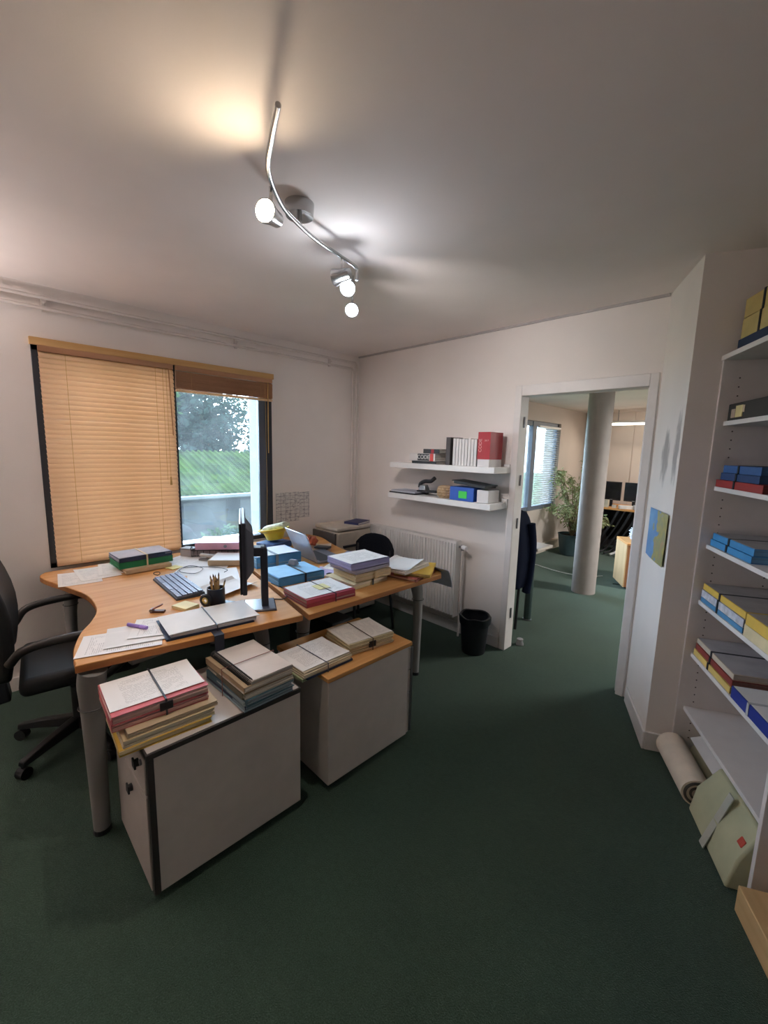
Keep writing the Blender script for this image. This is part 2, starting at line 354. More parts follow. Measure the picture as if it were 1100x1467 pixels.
# wooden blinds
SL_A = slat_wood('DEBC98', 'EACCAC', .38); SL_B = slat_wood('BA8A66', 'C89A76', .25); CORD = plain('C9A468', .8)
def blind(label, y0, y1, zt, closed):
    b = thing('wooden_blind', label, 'blind', (XL+.027, (y0+y1)/2, zt)); w = y1-y0
    G().bb(-.012, .012, -w/2, w/2, -.035, 0).done('headrail', SL_B, b, bevel=.002)
    sw = .022 if closed else .0125
    def slat():
        g = G(); L = []
        for y in (-w/2, w/2):
            up = [(-sw, y, .0), (-sw*.5, y, .0055), (0, y, .0074), (sw*.5, y, .0055), (sw, y, 0)]
            L.append(up+[(x, yy, z-.0022) for x, yy, z in up[::-1]])
        return g.hull(L)
    if closed:
        n = 43; pitch = (zt-.05-.772)/n; s0 = None
        for i in range(n):
            z = -.05-i*pitch; a = math.radians(-50+random.uniform(-3, 3)); tilt = 0
            if i in (28, 35): tilt = .006
            if s0 is None: s0 = slat().done('slat', SL_A, b, loc=(0, 0, z), rot=(0, -a, 0))
            else: inst(s0, 'slat', b, (0, 0, z), (tilt, -a, 0))
        zb = -.05-n*pitch
        G().bb(-.01, .01, -w/2, w/2, zb-.010, zb+.012).done('bottom_rail', SL_A, b, bevel=.003)
        cy = (-w*.33, w*.34)
    else:
        n = 26; s0 = None
        for i in range(n):
            z = -.045-i*.0046
            if s0 is None: s0 = slat().done('slat', SL_B, b, loc=(0, 0, z))
            else: inst(s0, 'slat', b, (random.uniform(-.0015, .0015), 0, z), (random.uniform(-.003, .003), random.uniform(-.06, .06), 0))
        zb = -.045-n*.0046
        G().bb(-.012, .012, -w/2, w/2, zb-.02, zb-.002).done('bottom_rail', SL_A, b, bevel=.003)
        cy = (-w*.36, w*.36)
    for y in cy:
        G().tube([(.0165, y, -.03), (.0165, y, zb)], .0012, 5).done('ladder_cord', CORD, b)
    return b, w, zb
b1, w, zb = blind('closed wooden slat blind covering the left half of the window', WY0+.03, 1.13, 2.12, True)
for dy, L in ((w*.40, .82), (w*.43, .80)):
    G().tube([(.02, dy, -.03), (.021, dy, -L)], .0013, 5).done('pull_cord', CORD, b1)
G().cyl((.021, w*.43, -.80), (.021, w*.43, -.86), .004, .008, 10).done('cord_tassel', CORD, b1)
G().tube([(.02, w*.455, -.03), (.022, w*.47, -.50)], .004, 8).done('tilt_wand', SL_B, b1)
b2, w, zb = blind('raised wooden blind bunched up over the clear half of the window', 1.145, 1.925, 2.12, False)
G().tube([(.02, w*.44, -.03), (.022, w*.435, -.62)], .004, 8).done('tilt_wand', CORD, b2)
G().tube([(.02, w*.405, -.03), (.021, w*.41, -.95), (.02, w*.40, -1.25)], .0014, 5).done('pull_cord', CORD, b2)

# ---------------------------------------------------------------- heating pipes
PIPE = plain('D8D0CA', .4, var=.05)
for k, (z, lab) in enumerate(((2.395, 'upper painted heating pipe running along the wall above the window'), (2.335, 'lower painted heating pipe running along the wall above the window'))):
    p = thing('heating_pipe', lab, 'pipe'); y = 2.875-.045*(k == 1)
    G().tube([(XL+.03, -1.59, z), (XL+.03, y-.02, z), (XL+.03, y, z-.02), (XL+.03, y, 1.6), (XL+.03, y, .12)], .0105, 10).done('pipe', PIPE, p, smooth=True)
    for yy in (.42, 1.62, 2.55) if k == 0 else ():
        G().bb(XL, XL+.02, yy-.01, yy+.01, 2.32, 2.41).cyl((XL+.012, yy, 2.365), (XL+.05, yy, 2.365), .004).done('bracket', PIPE, p)
# wall sheets
tag(G().bb(0, .002, 0, .245, 0, .27).done('wall_calendar', calendar_print(), loc=(XL+.001, 1.965, .875)), 'paper planner sheet with ruled grid taped beside the window', 'calendar')
tag(G().bb(0, .002, 0, .11, 0, .24).done('paper_notice', calendar_print(), loc=(XL+.001, 2.215, .9)), 'narrow ruled paper sheet taped right of the wall planner', 'paper')

# ---------------------------------------------------------------- floating shelves and what stands on them
for zt, x0, x1, lab in ((1.447, -2.645, -1.60, 'upper white floating shelf with the law books'), (1.178, -2.66, -1.615, 'lower white floating shelf with the hole punch')):
    tag(G().bb(x0, x1, 2.69, YB, zt-.045, zt).done('floating_shelf', WHITE, bevel=.002), lab, 'shelf')
ZS = 1.4475; ZT = 1.1785
def text(body, size, mat, parent, loc, rot, ext=.0006, name='lettering', align='CENTER'):
    cu = bpy.data.curves.new(name, 'FONT'); cu.body = body; cu.size = size; cu.extrude = ext; cu.align_x = align; cu.align_y = 'CENTER'
    q = bpy.data.objects.new(name, cu); me = bpy.data.meshes.new_from_object(q); bpy.data.objects.remove(q); me.materials.clear(); me.materials.append(mat)
    o = bpy.data.objects.new(name, me); COL.objects.link(o); o.parent = parent; o.location = loc; o.rotation_euler = rot; return o
INK = plain('E8E6E4', .6, var=.02)
def book(name, label, loc, rz, w, d, h, cover, pages='D8D2C8', lying=True, group=None, band=None):
    """w: spine length along x, d: depth, h: thickness (lying) ; spine faces local -y."""
    t = thing(name, label, 'book', loc, rz, group)
    if lying:
        g = G().bb(-w/2, w/2, -d/2, d/2, 0, .003).bb(-w/2, w/2, -d/2, d/2, h-.003, h).bb(-w/2, w/2, -d/2, -d/2+.003, 0, h)
        g.done('cover', cover, t, bevel=.001); G().bb(-w/2+.004, w/2-.004, -d/2+.003, d/2-.005, .003, h-.003).done('pages', edges(pages), t)
    else:
        g = G().bb(-h/2, -h/2+.003, -d/2, d/2, 0, w).bb(h/2-.003, h/2, -d/2, d/2, 0, w).bb(-h/2, h/2, -d/2, -d/2+.003, 0, w)
        g.done('cover', cover, t, bevel=.001); G().bb(-h/2+.003, h/2-.003, -d/2+.003, d/2-.005, .004, w-.004).done('pages', edges(pages), t)
    return t
DK = plain('2A2A2E', .5); CRED = plain('A8202A', .45); WHT = plain('D6D2D0', .5, var=.03)
book('dark_book', 'thin black book lying under the white code book', (-2.27, 2.79, ZS), 0, .26, .17, .022, DK)
bk = book('code_book', 'white book lettered CODE with black and red spine panels', (-2.28, 2.785, ZS+.0225), .02, .27, .19, .062, WHT)
G().bb(-.045, .078, -.0965, -.0945, .004, .058).done('black_spine_panel', DK, bk); G().bb(.084, .118, -.0965, -.0945, .001, .061).done('red_spine_panel', plain('C43A30', .5), bk)
text('CODE', .046, INK, bk, (.016, -.0968, .031), (PI/2, 0, 0))
book('black_book', 'short black and red book on top of the CODE book', (-2.21, 2.80, ZS+.085), -.02, .17, .15, .036, DK)
G().bb(.0, .03, -.0765, -.0745, .002, .034).done('red_band', CRED, bpy.data.objects['black_book'])
book('grey_book', 'dark grey book standing upright left of the white journals', (-2.03, 2.79, ZS), 0, .215, .16, .042, plain('4A4444', .6), lying=False)
j0 = book('white_journal', 'first thin white journal right of the dark grey book on the upper shelf', (-1.975, 2.79, ZS), 0, .205, .15, .026, WHT, lying=False, group='white journals on the upper shelf')
for k in range(1, 8):
    c = tree_copy(j0); c.location = (-1.975+.0272*k, 2.79, ZS); c['label'] = ('second', 'third', 'fourth', 'fifth', 'sixth', 'seventh', 'eighth')[k-1]+' thin white journal right of the dark grey book on the upper shelf'
for nm in [o for o in bpy.data.objects if o.name.startswith('white_journal')]:
    nm.scale.z = .97+random.random()*.05
rb = book('red_code_book', 'thick red and white code book standing at the end of the upper shelf', (-1.705, 2.79, ZS), 0, .25, .17, .10, WHT, lying=False)
G().bb(-.052, .052, -.087, .084, .055, .252).done('red_jacket', CRED, rb, bevel=.001)
text('CODE', .035, plain('E0B0A8', .6), rb, (-.03, -.0872, .155), (PI/2, -PI/2, 0)); text('2017', .018, plain('E0B0A8', .6), rb, (.02, -.0872, .19), (PI/2, 0, 0))
# lower shelf
tr = thing('paper_tray', 'flat black tray of papers at the left end of the lower shelf', 'tray', (-2.50, 2.79, ZT))
G().bb(-.15, .15, -.095, .1, 0, .012).done('tray', BLACK, tr, bevel=.002); G().bb(-.13, .15, -.09, .09, .012, .026).done('papers', edges('B8BCC8'), tr)
hp = thing('hole_punch', 'heavy black desk hole punch with raised lever on the lower shelf', 'hole punch', (-2.36, 2.80, ZT), .12)
G().bb(-.02, .17, -.05, .05, .027, .04).done('base', PLAST, hp, bevel=.004)
G().hull([[(-.015, -.035, .04), (.06, -.035, .04), (.06, .035, .04), (-.015, .035, .04)], [(-.0, -.03, .085), (.045, -.03, .085), (.045, .03, .085), (0, .03, .085)]]).done('body', STEEL, hp, bevel=.004)
G().tube(spline([(-.02, 0, .06), (-.01, 0, .095), (.03, 0, .115), (.09, 0, .12), (.13, 0, .15)], 5), .017, 10).done('lever', PLAST, hp, smooth=True)
bx = thing('straw_basket', 'small pale straw basket between hole punch and blue box', 'basket', (-2.09, 2.79, ZT))
G().lathe([(.055, 0), (.07, .02), (.075, .05), (.068, .085), (.05, .098), (.02, .1)], 18).done('basket', plain('C3A888', .9, var=.3, scale=60), bx, smooth=True)
rg = G()
for z in (.02, .042, .064, .084): rg.tube([(.0745*math.cos(a)*(1-.1*(z > .08)), .0745*math.sin(a)*(1-.1*(z > .08)), z) for a in [2*PI*k/20 for k in range(20)]], .003, 5, True)
rg.done('woven_rings', plain('A88C6A', .9), bx)
bb = thing('blue_box', 'blue cardboard box with bright green label on the lower shelf', 'box', (-1.88, 2.79, ZT))
G().bb(-.115, .105, -.08, .08, 0, .105).done('box', plain('2456B4', .5), bb, bevel=.003)
G().bb(-.03, .045, -.082, -.08, .02, .075).done('green_label', plain('3CC84A', .6, var=.03), bb)
tag(G().bb(-.05, .05, -.075, .075, 0, .095).done('white_box', WHT, loc=(-1.705, 2.80, ZT), bevel=.003), 'plain white carton right of the blue box on the lower shelf', 'box')
lid = thing('black_folder', 'black open folder lying tilted on the blue box', 'folder', (-1.82, 2.79, ZT+.135), 0, rot=(0, .09, 0))
G().bb(-.16, .15, -.085, .085, 0, .008).done('cover', PLAST, lid, bevel=.002); G().bb(-.14, .14, -.08, .08, -.016, 0).done('lower_cover', PLAST, lid, bevel=.002)
# switches
for loc, lab in (((-1.635, YB-.008, 1.434), 'white wall switch plate beside the door frame, level with the upper shelf'), ((-1.635, YB-.008, 1.17), 'small wall fitting beside the door frame, level with the lower shelf')):
    s = thing('wall_switch', lab, 'switch', loc); G().box((0, 0, 0), (.05, .016, .07)).done('plate', WHITE, s, bevel=.004); G().box((0, -.01, 0), (.022, .008, .04)).done('rocker', TRIMW, s, bevel=.002)

# ---------------------------------------------------------------- radiator
ra = thing('radiator', 'white ribbed panel radiator under the floating shelves', 'radiator', (-3.04, 0, .17))
RW, RH = 1.05, .655; RADW = plain('E2DEDA', .4, var=.03)
fl = G(); n = 34; pts = []
for i in range(n):
    x0 = i*RW/n; q = RW/n
    pts += [(x0+q*.12, 2.822), (x0+q*.25, 2.81), (x0+q*.75, 2.81), (x0+q*.88, 2.822)]
fl.prism([(0, 2.822)]+pts+[(RW, 2.822), (RW, 2.832), (0, 2.832)], .02, RH-.02)
fl.done('front_panel', RADW, ra)
G().bb(0, RW, 2.872, 2.882, .02, RH-.02).done('rear_panel', RADW, ra)
G().bb(-.008, .0, 2.812, 2.885, .0, RH).bb(RW, RW+.008, 2.812, 2.885, 0, RH).done('side_cover', RADW, ra, bevel=.002)
tg = G()
for i in range(30): tg.bb(i*RW/30+.005, (i+1)*RW/30-.005, 2.815, 2.88, RH-.012, RH)
tg.bb(0, RW, 2.812, 2.82, RH-.02, RH).bb(0, RW, 2.876, 2.884, RH-.02, RH).done('top_grille', RADW, ra)
v = G().cyl((RW, 2.86, RH-.05), (RW+.045, 2.86, RH-.05), .009).cyl((RW+.04, 2.86, RH-.075), (RW+.04, 2.86, RH-.03), .012)
v.done('valve_body', STEEL, ra); G().cyl((RW+.05, 2.85, RH-.045), (RW+.10, 2.83, RH-.045), .018, .016).done('valve_head', WHITE, ra, smooth=True)
G().tube([(RW+.04, 2.86, RH-.07), (RW+.04, 2.86, -.165)], .009, 10).done('riser_pipe', PIPE, ra, smooth=True)
G().cyl((.07, 2.882, .55), (.07, 2.934, .55), .01).cyl((RW-.07, 2.882, .55), (RW-.07, 2.934, .55), .01).done('wall_bracket', RADW, ra)

# ---------------------------------------------------------------- waste bin
bn = thing('waste_bin', 'black round waste bin with liner beside the door frame', 'bin', (-1.715, 2.735, .002))
G().lathe([(.088, 0), (.09, .004), (.112, .275), (.119, .28), (.119, .29), (.108, .29), (.104, .26), (.083, .012), (.0, .012)], 32).done('bucket', plain('15161C', .5), bn, smooth=True)
ln = G(); prof = [(.1205, .235), (.122, .262), (.1235, .296), (.118, .30), (.106, .296), (.103, .2)]
R = [[(r*(1+.02*math.sin(7*a+z*40)*1.2)*math.cos(a), r*(1+.02*math.sin(7*a+z*40))*math.sin(a), z+.004*math.sin(5*a)) for a in [2*PI*k/36 for k in range(36)]] for r, z in prof]
V = [[ln.b.verts.new(p) for p in ring] for ring in R]
for Aa, Bb in zip(V, V[1:]):
    for k in range(36): ln.b.faces.new((Aa[k], Aa[(k+1) % 36], Bb[(k+1) % 36], Bb[k]))
ln.done('bin_liner', plain('0C0D12', .3), bn, smooth=True)

# ---------------------------------------------------------------- desks
ZD = .745; TH = .03
def top_with_edge(t, poly, mat=None):
    G().prism(poly, ZD-TH, ZD).done('tabletop', BEECH if mat is None else mat, t, bevel=.003)
    e = G(); n = len(poly)  # edging band, a little proud of the board
    c = sum((Vector(p[:2]) for p in poly), Vector((0, 0)))/n
    out = []
    for i in range(n):
        a, b, d = Vector(poly[i-1][:2]), Vector(poly[i][:2]), Vector(poly[(i+1) % n][:2])
        tn = (d-a).normalized(); nn = Vector((tn.y, -tn.x))
        if (b-c).dot(nn) < 0 and False: nn = -nn
        out.append(b+nn*.0015)
    A0 = [e.b.verts.new((p[0], p[1], ZD-TH+.001)) for p in out]; A1 = [e.b.verts.new((p[0], p[1], ZD-.003)) for p in out]
    for i in range(n): e.b.faces.new((A0[i], A0[(i+1) % n], A1[(i+1) % n], A1[i]))
    e.done('edge_band', BEECHEDGE, t)
def desk_leg(t, x, y, tx, ty, r=.04):
    """Tapered round grey leg bending into a bracket under the top."""
    P = spline([(x, y, .02), (x, y, .5), (x+(tx-x)*.25, y+(ty-y)*.25, .64), (x+(tx-x)*.8, y+(ty-y)*.8, ZD-TH-.012)], 5)
    g = G(); pts = P; n = 14; rings = []
    for i, p in enumerate(pts):
        f = i/(len(pts)-1); rr = r*(.62+.38*min(1, f*1.6)); rings.append((p, rr))
    prev = None
    RR = []
    for i, (p, rr) in enumerate(rings):
        a = pts[min(i+1, len(pts)-1)]-pts[max(i-1, 0)]; a.normalize(); x0 = Vector((1, 0, 0)); x0 = (x0-a*x0.dot(a)).normalized(); y0 = a.cross(x0)
        RR.append([p+x0*rr*math.cos(2*PI*k/n)+y0*rr*math.sin(2*PI*k/n) for k in range(n)])
    g.hull(RR); o = g.done('leg', GREY, t, smooth=True)
    G().cyl((x, y, 0), (x, y, .02), r*.66, r*.66, 14).done('foot', PLAST, o); G().tube([pts[6]+Vector((r*.97*math.cos(2*PI*k/20), r*.97*math.sin(2*PI*k/20), 0)) for k in range(20)], .002, 5, True).done('joint_ring', PLAST, o)
    return o
near = spline([(-1.83, .232), (-1.90, .236), (-2.005, .256), (-2.14, .302), (-2.25, .358), (-2.403, .406), (-2.649, .411), (-2.881, .354), (-3.10, .288), (-3.22, .272), (-3.29, .30)], 6)
poly1 = [(-1.812, .226)]+[(p.x, p.y) for p in [Vector((*q[:2], 0)) for q in near]]+[(-3.30, .34), (-3.30, 1.428), (-1.672, 1.118)]
poly1 = poly1[::-1]
d1 = thing('desk', 'wavy-edged beech desk with the monitor, nearest the office chair', 'desk')
top_with_edge(d1, poly1)
desk_leg(d1, -1.85, .275, -1.83, .285, .048); desk_leg(d1, -3.17, .40, -3.08, .5); desk_leg(d1, -1.90, 1.03, -2.0, .98); desk_leg(d1, -3.15, 1.28, -3.05, 1.2)
G().box((-2.44, 1.13, .50), (1.05, .018, .33), rz=-.19).done('modesty_panel', plain('1E3236', .7), d1, bevel=.06, seg=6)
G().box((-2.5, .72, ZD-TH-.03), (1.2, .04, .04), rz=-.19).box((-1.9, .66, ZD-TH-.03), (.04, .5, .04), rz=.15).done('under_frame', GREY, d1, bevel=.004)
far2 = spline([(-3.30, 2.26), (-3.1, 2.28), (-2.85, 2.2), (-2.6, 2.14), (-2.35, 2.14), (-2.1, 2.2), (-1.9, 2.25), (-1.70, 2.25)], 6)
poly2 = [(-1.655, 1.145), (-1.657, 2.20)]+[(p.x, p.y) for p in far2[::-1]]+[(-3.30, 1.455)]
d2 = thing('desk', 'beech desk with the laptop, pushed against the far side of the first desk', 'desk')
top_with_edge(d2, poly2)
desk_leg(d2, -1.795, 2.135, -1.80, 2.06); desk_leg(d2, -3.15, 2.14, -3.05, 2.05); desk_leg(d2, -1.88, 1.26, -1.96, 1.34); desk_leg(d2, -3.17, 1.56, -3.05, 1.62)
G().box((-2.42, 1.75, ZD-TH-.03), (1.2, .04, .04)).done('under_frame', GREY, d2, bevel=.004)
# computer under the second desk
pc = thing('computer_tower', 'black computer tower standing under the second desk', 'computer', (-2.27, 1.66, 0), .1)
G().bb(-.22, .22, -.095, .095, .015, .44).done('case', plain('14151B', .45), pc, bevel=.012)
G().bb(.22, .232, -.09, .09, .02, .435).done('front_panel', PLAST, pc, bevel=.006)
G().bb(-.18, -.14, -.09, .09, 0, .015).bb(.14, .18, -.09, .09, 0, .015).done('foot', BLACK, pc)

# ---------------------------------------------------------------- pedestals
def pedestal(label, x0, x1, y0, y1, h, kind):
    t = thing('drawer_pedestal', label, 'cabinet', ((x0+x1)/2, (y0+y1)/2, 0)); w, d = x1-x0, y1-y0
    body = plain('CEC6C0' if kind == 1 else 'C8C0BA', .6, var=.05)
    z0 = .035
    if kind == 1:
        EDG = plain('35302E', .5)
        G().bb(-w/2, w/2, -d/2+.018, d/2, z0, h-.022).done('carcass', body, t, bevel=.002)
        G().bb(-w/2-.003, w/2+.003, -d/2-.002, d/2+.003, h-.022, h-.002).done('dark_edging', EDG, t, bevel=.002)
        G().bb(-w/2+.004, w/2-.004, -d/2+.004, d/2-.004, h-.002, h).done('top_board', plain('C6BDB8', .35, var=.03), t)
        G().bb(w/2-.016, w/2+.002, -d/2, -d/2+.02, z0, h-.022).done('dark_corner_strip', EDG, t); G().bb(-w/2-.002, -w/2+.016, -d/2, -d/2+.02, z0, h-.022).done('dark_corner_strip', EDG, t)
        for zz0, zz1, kx, kz, nm in ((h-.16, h-.028, .13, h-.07, 0), (z0+.005, h-.168, .02, h-.235, 1)):
            dr = G().bb(-w/2+.018, w/2-.018, -d/2-.004, -d/2+.018, zz0, zz1).done('drawer', plain('B4ABA5', .6, var=.05), t, bevel=.002)
            k = G().cyl((kx, -d/2-.004, kz), (kx, -d/2-.016, kz), .014, .012); k.box((kx, -d/2-.018, kz), (.03, .006, .03)); k.done('knob', BLACK, dr, bevel=.001)
            if nm == 0: G().cyl((.165, -d/2-.004, h-.05), (.165, -d/2-.01, h-.05), .01).done('lock', STEEL, dr)
        fz = [(sx*(w/2-.05), sy*(d/2-.07)) for sx in (-1, 1) for sy in (-1, 1)]
    else:
        G().bb(-w/2, w/2, -d/2, d/2-.02, z0, h-.022).done('carcass', body, t, bevel=.002)
        G().bb(-w/2-.004, w/2+.004, -d/2-.004, d/2+.004, h-.022, h).done('top_board', BEECH, t, bevel=.003)
        for a, b in ((h-.155, h-.03), (h-.285, h-.16), (z0+.005, h-.29)):
            dr = G().bb(-w/2+.002, w/2-.002, d/2-.018, d/2, a, b).done('drawer', body, t, bevel=.002)
        G().bb(w/2-.002, w/2+.006, d/2-.002, d/2+.012, z0+.01, h-.03).done('grip_rail', STEEL, t, bevel=.002)
        fz = [(sx*(w/2-.05), sy*(d/2-.07)) for sx in (-1, 1) for sy in (-1, 1)]
    for px, py in fz:
        G().cyl((px-.012, py, .019), (px+.012, py, .019), .019).done('castor', BLACK, t)
        G().bb(px-.018, px+.018, py-.02, py+.02, .028, z0+.004).b.free()
    return t
pedestal('white drawer pedestal with dark edging, nearest the camera', -1.825, -1.398, .338, .922, .565, 1)
pedestal('grey drawer pedestal with beech top, behind the dark-edged one', -1.80, -1.378, 1.055, 1.60, .56, 2)

# ---------------------------------------------------------------- bundles of paper
def sheaf(t, name, w, d, z0, h, col, ox=0, oy=0, rz=0, jit=.004, step=.0075):
    n = max(1, int(round(h/step))); g = G(); s = h/n
    for i in range(n):
        g.box((ox+random.uniform(-jit, jit), oy+random.uniform(-jit, jit), z0+s*(i+.5)), (w+random.uniform(-jit, jit), d+random.uniform(-jit, jit), s*.94), rz+random.uniform(-.012, .012))
    return g.done(name, edges(col), t)
def folder(t, name, w, d, z0, h, mat, open_side='x', ox=0, oy=0, rz=0):
    """A folded card cover: bottom flap, spine on -x or -y side, top flap."""
    g = G(); k = .0016
    c, s = math.cos(rz), math.sin(rz)
    def bx(a, b, cc, dd, e, f):
        mx, my = (a+b)/2, (cc+dd)/2; g.box((ox+mx*c-my*s, oy+mx*s+my*c, (e+f)/2), (b-a, dd-cc, f-e), rz)
    bx(-w/2, w/2, -d/2, d/2, z0, z0+k); bx(-w/2, w/2, -d/2, d/2, z0+h-k, z0+h)
    if open_side == 'x': bx(w/2-k, w/2, -d/2, d/2, z0, z0+h)
    else: bx(-w/2, w/2, -d/2, -d/2+k, z0, z0+h)
    return g.done(name, mat, t)
def band(t, w, d, h, across='x', pos=0, col=None, bw=.012, buckle=None, z0=0):
    """Strap round a bundle; across x means it loops over the x width at y = pos."""
    m = col or plain('1A1B24', .6); e = .0018; g = G()
    if across == 'x':
        g.bb(-w/2-.006, w/2+.006, pos-bw/2, pos+bw/2, z0+h, z0+h+e).bb(-w/2-.006-e, -w/2-.006, pos-bw/2, pos+bw/2, z0, z0+h+e).bb(w/2+.006, w/2+.006+e, pos-bw/2, pos+bw/2, z0, z0+h+e)
    else:
        g.bb(pos-bw/2, pos+bw/2, -d/2-.006, d/2+.006, z0+h, z0+h+e).bb(pos-bw/2, pos+bw/2, -d/2-.006-e, -d/2-.006, z0, z0+h+e).bb(pos-bw/2, pos+bw/2, d/2+.006, d/2+.006+e, z0, z0+h+e)
    o = g.done('strap', m, t)
    if buckle:
        G().box(buckle, (.006, .042, .03)).done('buckle', BLACK, o, bevel=.002)
    return o
def page(t, w, d, z, mat, ox=0, oy=0, rz=0, th=.0012, name='cover_page'):
    return G().sheet(w, d, .003, th=th).done(name, mat, t, loc=(ox, oy, z), rot=(0, 0, rz))
PAGE = paper(); PAGEX = paper(axis=0); PLAINP = plain('DCDAD8', .8, var=.04); PAGEB = paper('DAD2C8', .35)
PINK = plain('C4626A', .7); CREAM = plain('D8C8A0', .8); YEL = plain('D4B04C', .75); BEIGE = plain('C2AC8C', .8); LBLUE = plain('4C9AD0', .55); DBLUE = plain('20304E', .6)
STRAPD = plain('22242E', .6); LIL = plain('8C88B4', .7); GRN = plain('1E7A4A', .5)

# pedestal 1: cream folders under the pink bundle, spiral bundle behind
t = thing('folder_stack', 'stack of cream and yellow folders under the pink bundle on the near pedestal', 'folders', (-1.545, .435, .565), -.04)
z = 0
for i, (h, c1, c2) in enumerate(((.022, YEL, 'E2D2A4'), (.026, CREAM, 'E6DCC4'), (.018, BEIGE, 'E4D2B8'))):
    folder(t, 'folder', .235-.01*i, .29, z, h, c1, 'y', ox=random.uniform(-.006, .006), oy=.012*i-.01, rz=random.uniform(-.04, .04))
    sheaf(t, 'paper_sheaf', .225-.01*i, .285, z+.002, h-.004, c2, oy=.012*i-.008, jit=.006); z += h
t = thing('strapped_bundle', 'pink strapped file bundle with a printed white page on top, on the near pedestal', 'bundle', (-1.60, .425, .565+.0665), -.06)
folder(t, 'folder', .25, .305, 0, .024, PINK, 'y'); sheaf(t, 'paper_sheaf', .245, .30, .002, .02, 'D8A8A0')
folder(t, 'folder', .248, .305, .024, .03, PINK, 'y', rz=.02); sheaf(t, 'paper_sheaf', .243, .30, .026, .026, 'E2C0B8')
page(t, .215, .30, .0545, PAGEX, ox=-.01)
band(t, .25, .305, .0585, 'x', .01, STRAPD, .006, (.131, .01, .035))
t = thing('strapped_bundle', 'thick strapped bundle with spiral binding and plain grey cover on the near pedestal', 'bundle', (-1.555, .775, .565), .03)
z = 0
for h, c, cc in ((.022, DBLUE, '9AB0BC'), (.028, plain('4A6E7C', .6), 'A8B8BE'), (.022, plain('5E5A48', .7), 'C8C0B0'), (.026, plain('A89070', .7), 'D8CEC0')):
    folder(t, 'folder', .325, .215, z, h, c, 'y', ox=random.uniform(-.008, .008), rz=random.uniform(-.03, .03)); sheaf(t, 'paper_sheaf', .318, .21, z+.002, h-.004, cc, jit=.005); z += h
sheaf(t, 'spiral_report', .315, .185, z, .012, 'B8B0A8', oy=.018, jit=.001); page(t, .312, .182, z+.012, plain('C4BCB6', .8, var=.05), oy=.018)
g = G()
for i in range(34): x = -.15+i*.0091; g.tube([(x, -.080+.0125*math.cos(a), z+.013+.0125*math.sin(a)) for a in [2*PI*k/9 for k in range(9)]], .0022, 4, True)
g.done('spiral_binding', BLACK, t)
band(t, .325, .22, z+.017, 'y', .0, plain('8A5A50', .8), .003)
# pedestal 2
t = thing('strapped_bundle', 'strapped beige bundle with pale green folder and white page, left on the beech-topped pedestal', 'bundle', (-1.545, 1.095, .5605), .02)
folder(t, 'folder', .235, .275, 0, .012, plain('B8C49A', .8), 'y', ox=-.01, oy=-.012, rz=.05); sheaf(t, 'paper_sheaf', .225, .27, .0125, .026, 'DCCFB4', jit=.006)
G().bb(.03, .118, -.12, .14, .002, .012).done('dark_folder', DBLUE, t); page(t, .215, .27, .040, PAGEX, ox=-.004); band(t, .23, .275, .0435, 'x', -.01, plain('5A5A66', .7), .004)
t = thing('strapped_bundle', 'strapped beige paper bundle with brown string, right on the beech-topped pedestal', 'bundle', (-1.565, 1.40, .5605), -.13)
sheaf(t, 'paper_sheaf', .22, .27, 0, .042, 'DCCBA6', jit=.006); folder(t, 'folder', .226, .275, .042, .014, CREAM, 'x'); sheaf(t, 'paper_sheaf', .218, .27, .0435, .011, 'E4D8C0')
page(t, .215, .272, .0565, PAGEB, ox=-.003); band(t, .226, .275, .0605, 'x', .0, plain('4A3A30', .8), .004, (.116, .0, .03))

# desk 1 ----------------------------------------------------------------
def loose(name, label, x, y, rz, w=.21, d=.297, mat=PAGE, z=ZD, curl=.004, group=None, cat='paper'):
    return tag(G().sheet(w, d, curl).done(name, mat, loc=(x, y, z+.0004), rot=(0, 0, rz)), label, cat, group)
loose('paper_sheet', 'printed sheet nearest the front corner of the wavy desk', -1.925, .405, -.32, mat=PAGE)
loose('paper_sheet', 'white sheet lying half over the corner sheet on the wavy desk', -1.945, .50, -.28, mat=PLAINP, z=ZD+.002)
loose('paper_sheet', 'white sheet tucked under the left end of the white strapped bundle', -1.955, .60, -.42, mat=PAGE, z=ZD+.004)
mk = thing('highlighter_pen', 'purple highlighter lying on the loose sheets of the wavy desk', 'pen', (-2.02, .485, ZD+.0125), .5)
G().cyl((-.05, 0, 0), (.02, 0, 0), .008, n=12).done('barrel', plain('7A5AB0', .4), mk, smooth=True); G().cyl((.02, 0, 0), (.055, 0, 0), .009, .008, 12).done('cap', plain('9A78CC', .4), mk, smooth=True)
t = thing('strapped_bundle', 'white strapped bundle with dark strap hanging over the edge of the wavy desk', 'bundle', (-1.89, .755, ZD+.001), -.13)
folder(t, 'folder', .24, .37, 0, .008, DBLUE, 'x', oy=-.02); sheaf(t, 'paper_sheaf', .235, .36, .0085, .014, 'C8CCD8', jit=.006)
page(t, .235, .195, .0235, PLAINP, oy=-.10, rz=.03); page(t, .235, .20, .0245, PLAINP, oy=.095, rz=-.02)
st = band(t, .25, .37, .0275, 'x', -.003, STRAPD, .005)
G().bb(.126, .178, -.03, .01, .001, .003).bb(.178, .181, -.03, .01, -.075, .003).done('hanging_strap', plain('1E2233', .7), t)
t = thing('staple_remover', 'brown staple remover at the far end of the loose sheets', 'staple remover', (-2.16, .615, ZD), .9)
G().hull([[(-.035, -.012, .002), (.03, -.012, .002), (.03, .012, .002), (-.035, .012, .002)], [(-.03, -.011, .01), (.028, -.011, .01), (.028, .011, .01), (-.03, .011, .01)]]).done('lower_jaw', plain('5A3428', .5), t)
